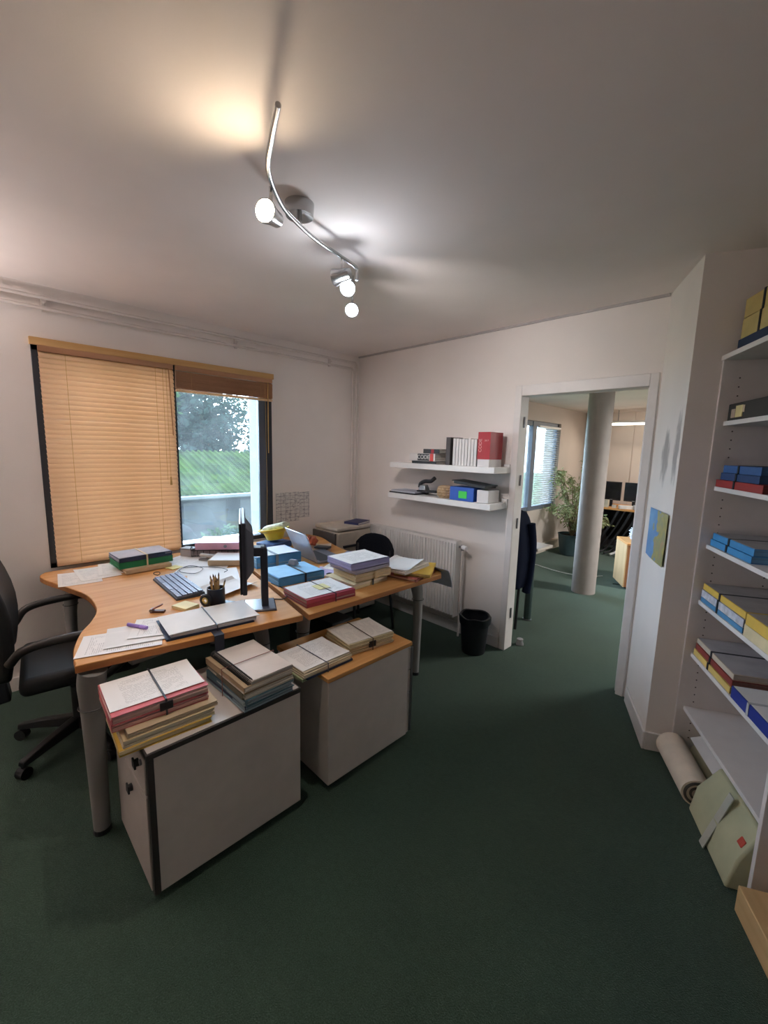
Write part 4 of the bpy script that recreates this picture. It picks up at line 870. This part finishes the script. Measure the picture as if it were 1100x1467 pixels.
# on the floor under the lowest shelf
rl = thing('paper_roll', 'thick cream roll of plans lying on the floor under the bookcase', 'roll', on_shelf(.028, -.005, .0685), RZB)
n = 26; pr1 = []
for k in range(n*2+6):
    a = k/n*2*PI; r = .03+.0055*a/ (PI); pr1.append((r*math.cos(a), r*math.sin(a)))
def spiral(x): return [(x, p[0], p[1]) for p in pr1]+[(x, p[0]*.97, p[1]*.97) for p in pr1[::-1]]
G().cyl((0, 0, 0), (.34, 0, 0), .068, .064, 28).done('roll', plain('E2D4C2', .85, var=.1), rl, smooth=True)
G().tube([(.342, .05*math.cos(a), .05*math.sin(a)) for a in [2*PI*k/24 for k in range(24)]], .006, 6, True).tube([(.342, .028*math.cos(a), .028*math.sin(a)) for a in [2*PI*k/24 for k in range(24)]], .005, 6, True).done('roll_end', plain('4A443E', .8), rl)
rp = thing('paper_roll', 'thinner pale green roll of plans behind the cream roll', 'roll', on_shelf(.03, .125, .051), RZB+.05); G().cyl((0, 0, 0), (.40, 0, 0), .05, .05, 24).done('roll', plain('B4B49A', .85), rp, smooth=True); G().tube([(.402, .035*math.cos(a), .035*math.sin(a)) for a in [2*PI*k/20 for k in range(20)]], .006, 6, True).done('roll_end', plain('8A8A74', .8), rp)
bg_ = thing('document_bag', 'pale green printed carrier bag of papers leaning under the bookcase', 'bag', on_shelf(.385, -.02, .0), RZB)
BAGM = plain('B4B494', .8, var=.08)
G().hull([[(0, -.02, .003), (.37, -.03, .003), (.37, .10, .003), (0, .10, .003)], [(.0, .0, .12), (.37, -.005, .12), (.37, .14, .12), (0, .14, .12)], [(.01, .07, .235), (.36, .06, .245), (.36, .13, .24), (.01, .13, .235)]]).done('bag', BAGM, bg_, bevel=.008)
INKG = plain('6A705C', .8)
G().box((.19, .0, .12), (.035, .004, .26), rx=-.3).done('tape_strip', plain('B8B8AC', .4), bg_); G().box((.33, .02, .17), (.03, .006, .03), rx=-.5).done('red_seal', plain('B4402E', .6), bg_, bevel=.003)
loose('paper_sheet', 'white sheet slipped between the roll and the shelf above', *(C0+E*.22+N*.14)[:], RZB, mat=PLAINP, w=.30, d=.17, z=.175, curl=.01)
bpy.data.objects[[o.name for o in bpy.data.objects if o.get('label', '').startswith('white sheet slipped')][0]].rotation_euler = (.35, 0, RZB)
wd_ = thing('cardboard_box', 'light cardboard box on the floor at the bottom right corner', 'box', on_shelf(.83, -.05, 0), RZB)
G().bb(0, .32, 0, .24, .0, .10).done('box', wood('C4A070', 'D4B484', 0), wd_, bevel=.003); G().bb(.0, .32, .1, .14, .1, .1012).done('tape', plain('B89860', .4), wd_)
# map on the oblique wall
mp = G().sheet(.345, .27, .0, th=.0012, fn=lambda u, v: .004+.006*math.sin(3*u)*(1-v)+.01*max(0, .3-v)*u)
tag(mp.done('map_poster', map_print(), loc=(A.x+e2.x*.315-n2.x*.004, A.y+e2.y*.315-n2.y*.004, 1.13), rot=(PI/2, 0, math.atan2(e2.y, e2.x))), 'curled blue and green coastal map pinned on the oblique wall', 'map')

# ---------------------------------------------------------------- ceiling spotlight bar
sp = thing('spotlight_bar', 'chrome ceiling spotlight bar with four swivelling heads', 'ceiling light', (-1.49, .99, ZC))
G().cyl((0, 0, -.045), (0, 0, 0), .052, .055, 28).done('canopy', CHROME, sp, smooth=True)
G().tube([(0, 0, -.03), (0, 0, -.075)], .01, 10).done('stem', CHROME, sp)
bar = spline([(.45, -.36, -.075), (.33, -.31, -.075), (.20, -.245, -.075), (.07, -.12, -.075), (0, 0, -.075), (-.05, .12, -.075), (-.09, .27, -.075), (-.125, .39, -.075), (-.128, .40, -.10), (-.128, .40, -.13)], 6)
G().tube(bar, .008, 10).done('bar', CHROME, sp, smooth=True)
def head(base, drop, aim, col, strength, sp):
    """Short stem and a bell-shaped lamp head aimed along AIM."""
    b = Vector(base); a = Vector(aim).normalized(); c = b+Vector((0, 0, -drop))
    h = thing_part_empty('spot_head', sp)
    G().tube([b, c], .006, 8).done('stem', CHROME, h); q = a.to_track_quat('Z', 'Y').to_euler()
    G().lathe([(.012, -.045), (.024, -.04), (.028, 0), (.036, .035), (.036, .04), (.033, .04), (.025, .004), (0, .0)], 24).done('shade', CHROME, h, smooth=True, loc=c, rot=q)
    bm = emit(col, strength) if strength else plain('B8B4AC', .3)
    G().lathe([(.026, .02), (.031, .036), (.026, .043), (.012, .046), (0, .046)], 20).done('bulb', bm, h, smooth=True, loc=c, rot=q)
    return Vector(sp.location)+c+a*.055, a
def thing_part_empty(name, parent):
    o = bpy.data.objects.new(name, None); COL.objects.link(o); o.parent = parent; o.empty_display_size = .02; return o
cam = Vector((0, 0, 1.56))
P0 = Vector(sp.location)
# warm head on the near arm, tipped up towards the ceiling on the window side
pa, aa = head((.135, -.20, -.075), .085, (.45, -.75, -.12), 'FFE6C4', 60, sp)
pb, ab = head((-.095, .285, -.075), .075, (-.9, -.4, -.1), 'FFFFFF', 0, sp)
pc_, ac = head((-.155, .375, -.11), .045, (.50, -.62, -.55), 'DCE8FF', 30, sp)
pd_, ad = head((-.365, .575, -.0), .165, (.62, -.62, -.48), 'DCE8FF', 30, sp)
def spot_light(p, a, energy, col, ang): light('spot_lamp', 'SPOT', p, a, energy, col, spot_size=math.radians(ang), spot_blend=1, shadow_soft_size=.03)
spot_light(pa, Vector((.30, -.75, .10)), .9, (1, .80, .62), 140)
spot_light(pa, Vector((-.05, -.35, -.9)), 16, (1, .88, .76), 112)
spot_light(pc_, Vector((-.3, .95, -.12)), 24, (1, .95, .95), 120); spot_light(pd_, Vector((-.3, .95, -.15)), 9, (1, .95, .95), 120)
light('spot_bulb_light', 'POINT', pc_+Vector((.06, -.07, -.06)), (0, 0, -1), 1.3, (.86, .92, 1), shadow_soft_size=.03)
tf = thing('floor_lamp', 'black uplighter floor lamp in the corner of the room behind the camera', 'lamp', (-2.95, -.8, 0))  # unseen uplighter, added to brighten the ceiling and walls
G().lathe([(.14, 0), (.14, .015), (.03, .03), (.0, .03)], 28).done('base', BLACK, tf, smooth=True); G().cyl((0, 0, .02), (0, 0, 1.72), .012).done('pole', BLACK, tf, smooth=True)
G().lathe([(.03, 1.70), (.09, 1.73), (.15, 1.79), (.147, 1.79), (.085, 1.738), (.0, 1.712)], 32).done('shade', BLACK, tf, smooth=True); G().lathe([(.04, 1.735), (.05, 1.75), (.04, 1.765), (0, 1.77)], 20).done('bulb', emit('FFEEDC', 12), tf, smooth=True)
light('floor_lamp_light', 'SPOT', (-2.95, -.8, 1.79), (0, 0, 1), 64, (1, .91, .90), spot_size=math.radians(165), spot_blend=1, shadow_soft_size=.06)  # fill light of the added uplighter, thrown up at the ceiling

# ---------------------------------------------------------------- room beyond the door
pl = struct(G().cyl((-1.69, 4.93, 0), (-1.69, 4.93, 2.27), .125, n=40).done('column', plain('9C9490', .6, var=.06), smooth=True), 'round grey concrete column beyond the door')
w2 = thing('window_2', 'grey-framed window of the room beyond the door', None, (XO, 0, 0)); struct(w2)
f2 = G().bb(-.09, -.03, OY0, OY0+.06, OZ0, OZ1).bb(-.09, -.03, OY1-.06, OY1, OZ0, OZ1).bb(-.09, -.03, OY0, OY1, OZ0, OZ0+.06).bb(-.09, -.03, OY0, OY1, OZ1-.07, OZ1).bb(-.09, -.02, 5.95, 6.07, OZ0, OZ1)
f2.done('frame', plain('6E7684', .5), w2, bevel=.004); G().bb(-.065, -.06, OY0+.06, 5.95, OZ0+.06, OZ1-.07).done('pane', GLASS, w2); G().bb(-.065, -.06, 6.07, OY1-.06, OZ0+.06, OZ1-.07).done('pane', GLASS, w2)
vb = thing('venetian_blind', 'thin white venetian blind over the right pane of the far window', 'blind', (XO+.0, 6.45, OZ1-.08)); s0 = None
for k in range(34):
    z = -.02-k*.034
    if s0 is None: s0 = G().bb(-.012, .012, -.36, .36, -.0008, .0008).done('slat', slat_wood('D8D4D0', 'E4E0DC', .5), vb, loc=(0, 0, z), rot=(0, .35, 0))
    else: inst(s0, 'slat', vb, (0, 0, z), (0, .35, 0))
G().bb(-.015, .015, -.37, .37, -.01, .02).done('headrail', WHITE, vb)
# desk and jacket at the left
dk = thing('side_table', 'pale table on a dark leg just beyond the door', 'table', (-1.56, 3.70, 0))
G().prism([(0, 0), (-.012, -.27), (-1.2, -.27), (-1.2, .03)], .72, .745).done('tabletop', plain('C4BAB0', .35, var=.05), dk, bevel=.003)
G().cyl((-.17, .04-.08, 0.01), (-.17, .04-.08, .72), .034, .034, 18).done('leg', plain('2E403E', .45), dk, smooth=True); G().cyl((-.17, -.04, 0), (-.17, -.04, .012), .04).done('foot', STEEL, dk)
G().cyl((-1.1, -.22, 0), (-1.1, -.22, .72), .03).done('leg', plain('2E403E', .45), dk, smooth=True); G().cyl((-1.1, -.04, 0), (-1.1, -.04, .72), .03).done('leg', plain('2E403E', .45), dk, smooth=True)
ch2 = thing('desk_chair', 'dark chair behind the door jamb carrying a navy jacket', 'chair', (-1.87, 3.235, 0), 0)
G().box((0, 0, .45), (.36, .34, .05)).done('seat', BLACK, ch2, bevel=.015); G().box((.19, 0, .84), (.03, .30, .46)).done('backrest', BLACK, ch2, bevel=.015)
for sx in (-1, 1):
    for sy in (-1, 1): G().cyl((sx*.17, sy*.14, 0), (sx*.17+(.015 if sx > 0 else 0), sy*.14, .43 if sx < 0 else .65), .012).done('leg', BLACK, ch2)
jk = thing('jacket', 'navy blue jacket hanging over the chair beyond the door jamb', 'jacket', (-1.87, 3.235, 0), 0)
L = []
for f, z, xo, xi, hw in ((0, .42, .265, .212, .08), (.1, .47, .275, .212, .12), (.3, .58, .29, .212, .145), (.55, .75, .30, .21, .155), (.8, .95, .285, .21, .155), (1, 1.10, .225, .207, .10)):
    L.append([(xi, -hw, z), (xo-.01, -hw*.95, z), (xo+.008, -hw*.45, z), (xo-.012, 0, z), (xo+.01, hw*.45, z), (xo-.01, hw*.95, z), (xi, hw, z)])
G().hull(L).done('body', plain('171C2C', .85), jk, smooth=True, sub=1)
G().tube(spline([(.285, .06, .98), (.30, .08, .80), (.29, .09, .58), (.27, .09, .38)], 5), .035, 10).done('sleeve', plain('1A2032', .85), jk, smooth=True)
# cabinet at the right with papers
oc = thing('wooden_cabinet', 'low beech cabinet with dark front beyond the door, right side', 'cabinet', (-1.395, 5.37, 0), .54)
G().bb(0, .85, .0, .42, .03, .53).done('body', wood('8A5A3C', '9E6A46', 2), oc, bevel=.003); G().bb(-.012, .86, -.012, .43, .53, .555).done('top_board', BEECHX, oc, bevel=.003); G().bb(-.012, 0, 0, .42, .03, .53).done('side_panel', wood('C0A078', 'CFAF86', 2), oc); G().bb(.03, .8, .03, .38, 0, .03).done('plinth', BLACK, oc)
for k, (lab, h, col) in enumerate((('white paper pile on the beech cabinet beyond the door', .14, 'CFCFD8'),)):
    t = thing('paper_pile', lab, 'papers', (-1.29, 5.64, .5555), .6); sheaf(t, 'paper_sheaf', .24, .30, 0, h, col, jit=.015, step=.012)
# far desk with monitors
fd = thing('far_desk', 'beech desk with two monitors against the far wall', 'desk', (-1.85, 7.55, 0))
G().bb(-.56, 1.2, -.36, .36, .70, .73).done('tabletop', BEECHX, fd, bevel=.003); G().bb(-.56, -.52, -.33, .33, 0, .70).done('panel_leg', plain('2A2624', .6), fd); G().bb(1.1, 1.14, -.33, .33, 0, .7).done('panel_leg', plain('2A2624', .6), fd); G().bb(-.52, 1.1, .30, .32, .02, .70).done('modesty_panel', plain('241F20', .7), fd)
for k, (x, lab) in enumerate(((-2.28, 'left black monitor on the far desk, partly behind the column'), (-1.955, 'right black monitor on the far desk'))):
    m = thing('far_monitor', lab, 'monitor', (x+.02, 7.45, .73), .05-.1*k)
    G().bb(-.14, .14, -.012, .012, .10, .40).done('bezel', plain('0E0F14', .4), m, bevel=.004); G().bb(-.13, .13, -.0135, -.012, .125, .39).done('screen', plain('15161C', .12), m); G().bb(-.02, .02, .012, .04, .01, .25).done('post', BLACK, m); G().bb(-.09, .09, -.05, .07, 0, .012).done('foot', BLACK, m, bevel=.003)
    G().bb(-.015, .025, -.0145, -.0135, .108, .116).done('badge', plain('9A9AA0', .5), m)
for k, (x, y, w_, d_, h_, col, lab, nm) in enumerate(((-2.27, 7.25, .09, .06, .12, 'C4BCA8', 'pale card box under the left far monitor', 'small_box'), (-2.14, 7.24, .06, .05, .05, 'B8B0A4', 'small white pot beside the pale card box', 'small_pot'), (-1.98, 7.27, .2, .12, .05, 'D8D4D0', 'white paper heap in front of the right far monitor', 'paper_heap'), (-1.80, 7.28, .14, .1, .07, 'C8C4C4', 'white papers at the right end of the far desk', 'paper_heap'))):
    tag(G().bb(-w_/2, w_/2, -d_/2, d_/2, 0, h_).done(nm, plain(col, .7, var=.2), loc=(x, y, .7305), rot=(0, 0, .2*k), bevel=.004), lab, 'box' if nm != 'paper_heap' else 'papers')
cbn = thing('power_cables', 'bundle of dark and white cables hanging under the far desk', 'cables')
for k in range(7):
    x = -2.3+k*.09; G().tube(spline([(x+.25, 7.165, .70), (x+.15, 7.15, .45), (x+.02, 7.12, .2), (x-.05, 7.11, .08), (x-.12, 7.08-.02*k, .03)], 5), .012 if k % 2 else .018, 6).done('cable', plain('1A1A1E' if k != 4 else 'C8C8C8', .6), cbn, smooth=True)
for k in range(3):
    tag(G().box((0, 0, .1+.06*k), (.26, .2, .2+.12*k)).done('storage_box', plain(('3A3A40', '55504E', '6A6666')[k], .7), loc=(-1.98+.30*k, 7.42, .002), bevel=.004), ('dark low box under the far desk', 'brownish box under the far desk', 'grey box under the right end of the far desk')[k], 'box')
# fluorescent lamp
tl = thing('fluorescent_lamp', 'lit white fluorescent tube above the far desk', 'lamp', (-2.02, 7.6, 2.05))
G().cyl((-.42, 0, 0), (.42, 0, 0), .016, n=12).done('tube', emit('FFF2E0', 4), tl); G().bb(-.45, .45, -.03, .03, .018, .05).done('housing', WHITE, tl, bevel=.003); G().tube([(-.3, 0, .05), (-.3, 0, .22)], .006).tube([(.3, 0, .05), (.3, 0, .22)], .006).done('hanger', STEEL, tl)
light('fluorescent_light', 'AREA', (-2.02, 7.55, 1.98), (0, -.6, -1), 2.5, (1, .86, .70), shape='RECTANGLE', size=.9, size_y=.08)
tl_added = thing('fluorescent_lamp', 'fluorescent tube on the office ceiling hidden right of the door', 'lamp', (.6, 5.6, 2.2)); G().cyl((-.6, 0, 0), (.6, 0, 0), .016, n=12).done('tube', emit('FFF2E0', 4), tl_added); G().bb(-.62, .62, -.03, .03, .018, .07).done('housing', WHITE, tl_added)  # second tube, out of view, added to light the room beyond the door
light('fluorescent_light', 'AREA', (.6, 5.6, 2.15), (0, 0, -1), 58, (.98, .96, .93), shape='RECTANGLE', size=1.2, size_y=.1)  # fill light of the added tube
# potted plant
pt = thing('potted_ficus', 'tall leafy potted plant by the far window behind the column', 'plant', (-2.52, 6.62, 0))
G().lathe([(.13, 0), (.15, .01), (.19, .30), (.2, .33), (.18, .33), (.17, .29), (0, .29)], 24).done('pot', plain('33474C', .5), pt, smooth=True); G().cyl((0, 0, .28), (0, 0, .3), .17, n=20).done('soil', plain('2A2018', .9), pt)
st_ = G(); lf = G(); rnd = random.Random(3)
def leafq(g, p, d, L, W):
    d = Vector(d).normalized(); s = d.cross(Vector((rnd.uniform(-1, 1), rnd.uniform(-1, 1), 1))).normalized(); nrm = d.cross(s)
    a, m1, m2, e_ = p, p+d*L*.5+s*W+nrm*W*.2, p+d*L*.5-s*W+nrm*W*.2, p+d*L
    v = [g.b.verts.new(q) for q in (a, m1, e_, m2)]; g.b.faces.new(v)
for k in range(26):
    a = rnd.uniform(0, 2*PI); R_ = rnd.uniform(.15, .62); hh = rnd.choice([.4, .6, .8, 1.0, 1.3])*rnd.uniform(.75, 1.05)
    P = spline([(0, 0, .28), (R_*.25*math.cos(a), R_*.25*math.sin(a), .28+hh*.55), (R_*.65*math.cos(a), R_*.65*math.sin(a), .28+hh*.9), (R_*math.cos(a), R_*math.sin(a), .28+hh*.86)], 6)
    if k >= 20:
        a = rnd.uniform(-.5, .1); R_ = rnd.uniform(.42, .58); P = spline([(0, 0, .28), (R_*.3, .2*a, .5), (R_*.7, .5*a, .66), (R_, .6*a, .58)], 6)
    P = [Vector((max(p.x, -.24), min(p.y, .42), p.z)) for p in P]; st_.tube(P, .006, 5)
    for p in P[5:]:
        for q in range(4):
            leafq(lf, p+Vector([rnd.uniform(-.05, .05) for _ in range(3)]), (rnd.uniform(-1, 1), rnd.uniform(-1, 1), rnd.uniform(-1, .3)), rnd.uniform(.06, .10), rnd.uniform(.012, .02))
st_.done('stems', plain('6A5A40', .8), pt); stuff(lf.done('foliage', leaf_mat('66744A', 'A8AA80'), pt))
tag(G().tube(spline([(-2.6, 5.6, .006), (-2.2, 5.5, .006), (-1.9, 5.55, .006), (-1.75, 5.75, .006)], 6), .006, 6).done('floor_cable', plain('C8CCC8', .5)), 'white cable running across the green carpet left of the column', 'cable')
tag(G().tube(spline([(-1.55, 5.5, .006), (-1.42, 5.58, .006), (-1.2, 5.8, .006)], 5), .006, 6).done('floor_cable', plain('26302C', .6)), 'dark cable on the carpet right of the column', 'cable')
ds = thing('door_stop', 'small grey rubber door stop on the floor behind the door frame', 'door stop', (-1.52, 3.12, .0)); G().lathe([(.03, 0), (.032, .01), (.022, .03), (.025, .05), (0, .055)], 16).done('stop', plain('8A8888', .6), ds, smooth=True)

# ---------------------------------------------------------------- garden outside the window
struct(G().bb(-40, -3.7, -20, 40, -.5, -.4).done('ground', plain('5A6A48', .95, var=.3, scale=1.5)), 'garden ground outside the window')
sh_ = thing('garden_shed', 'low shed with mossy corrugated roof outside the window', 'shed', (-8, 0, 0))
ROOF = NT('mossy_sheet'); _v = ROOF.coord(); ROOF.l(ROOF.ramp(ROOF.noise(_v, 2.2, 5), [(.25, '161C14'), (.45, '1D2814'), (.6, '253215'), (.8, '222A1E')]), ROOF.p.inputs['Base Color']); ROOF.p.inputs['Roughness'].default_value = .9; ROOF.p.inputs['Specular IOR Level'].default_value = 0; ROOF = ROOF.m
g = G(); y0, y1, pit = 1.2, 7.2, .13; n = int((y1-y0)/pit)
prof = []
for i in range(n):
    yy = y0+i*pit; prof += [(yy, 0), (yy+pit*.32, 0), (yy+pit*.44, .04), (yy+pit*.72, .04), (yy+pit*.84, 0)]
sl = math.tan(math.radians(20))
def rr(x): return [(x, y, .66-x*sl+h) for y, h in prof]+[(x, y, .63-x*sl+h) for y, h in prof[::-1]]
g.hull([rr(.1), rr(-2.0)]); g.done('roof', ROOF, sh_)
G().bb(-1.9, -.05, 1.3, 7.1, -.4, .6).done('wall', plain('191D20', .85, var=.15, scale=3), sh_); G().bb(.05, .16, 1.2, 7.2, .55, .63).done('gutter', plain('383B3B', .5), sh_, bevel=.02)
for k in range(5): G().bb(-.05, -.03, 1.7+k*1.1, 2.5+k*1.1, -.3, .48).done('panel', plain('1D2123', .8), sh_)
def crown(g, c, r, n, L, sq=1):
    for _ in range(n):
        v = Vector((rnd.gauss(0, 1), rnd.gauss(0, 1), rnd.gauss(0, 1))).normalized()*(rnd.random()**.4); p = Vector(c)+Vector((v.x*r, v.y*r, v.z*r*sq))
        leafq(g, p, (rnd.uniform(-1, 1), rnd.uniform(-1, 1), rnd.uniform(-1, .6)), L*rnd.uniform(.7, 1.3), L*.28)
def tree(label, x, y, h, blobs, mats, L=.22):
    t = thing('garden_tree', label, 'tree', (x, y, -.4)); G().tube(spline([(0, 0, 0), (.1, .1, h*.4), (-.05, .2, h*.8)], 5), .12, 8).done('trunk', plain('4A4038', .9), t)
    g = G()
    for c, r, n in blobs: crown(g, c, r, n, L)
    stuff(g.done('crown', leaf_mat(*mats), t))
tree('dark leafy tree behind the shed, left part of the window view', -13.5, 5.2, 4, [((0, -.3, 2.7), 1.6, 4200), ((0, -1.3, 3.3), 1.3, 3000), ((0, .2, 1.6), 1.0, 1800)], ('0C1814', '1E2E29'))
tree('lighter airy tree against the sky, right part of the window view', -18, 9.2, 5, [((0, 0, 3.9), 1.9, 900), ((.2, -.9, 2.6), 1.5, 900)], ('16241F', '2A3A33'))
tree('bright green tree edge at the left of the window view', -10.9, 2.9, 3, [((0, 0, 2.9), .85, 1700), ((0, .1, 1.9), .7, 1300)], ('142814', '2A401F'), .15)
def bush(label, x, y, r, n, mats):
    t = thing('garden_bush', label, 'bush', (x, y, -.4)); g = G(); crown(g, (0, 0, r*.8), r, n, .10, .8); stuff(g.done('foliage', leaf_mat(*mats), t)); G().tube([(0, 0, 0), (.02, .02, r*.9)], .02, 6).done('stem', plain('4A4038', .9), t)
bush('low flowering bush in front of the shed, middle of the window view', -6.0, 2.8, .5, 1400, ('16241A', '3A4A38')); bush('small bush in front of the shed near the white window reveal', -6.3, 3.85, .42, 1000, ('16241A', '4A5648'))
st1 = tag(G().lathe([(.0, 0), (.5, .05), (.55, .35), (.4, .62), (.15, .74), (0, .75)], 18).done('garden_boulder', plain('1C2021', .9, var=.25), loc=(-7.1, 2.15, -.4), smooth=True), 'rounded grey covered mound beside the shed wall', 'boulder')
wl_ = thing('garden_wall', 'pale low stone wall in front of the shed at the window left', 'wall', (-5.3, 1.5, -.4)); s0 = None
for r in range(4):
    for k in range(5):
        if s0 is None: s0 = G().box((0, 0, 0), (.25, .29, .115)).done('stone', plain('343433', .9, var=.3, scale=5), wl_, loc=(0, -.6, .06), bevel=.015)
        else: inst(s0, 'stone', wl_, (random.uniform(-.012, .012), -.6+k*.30+.15*(r % 2), .06+.12*r), (0, 0, random.uniform(-.03, .03)))
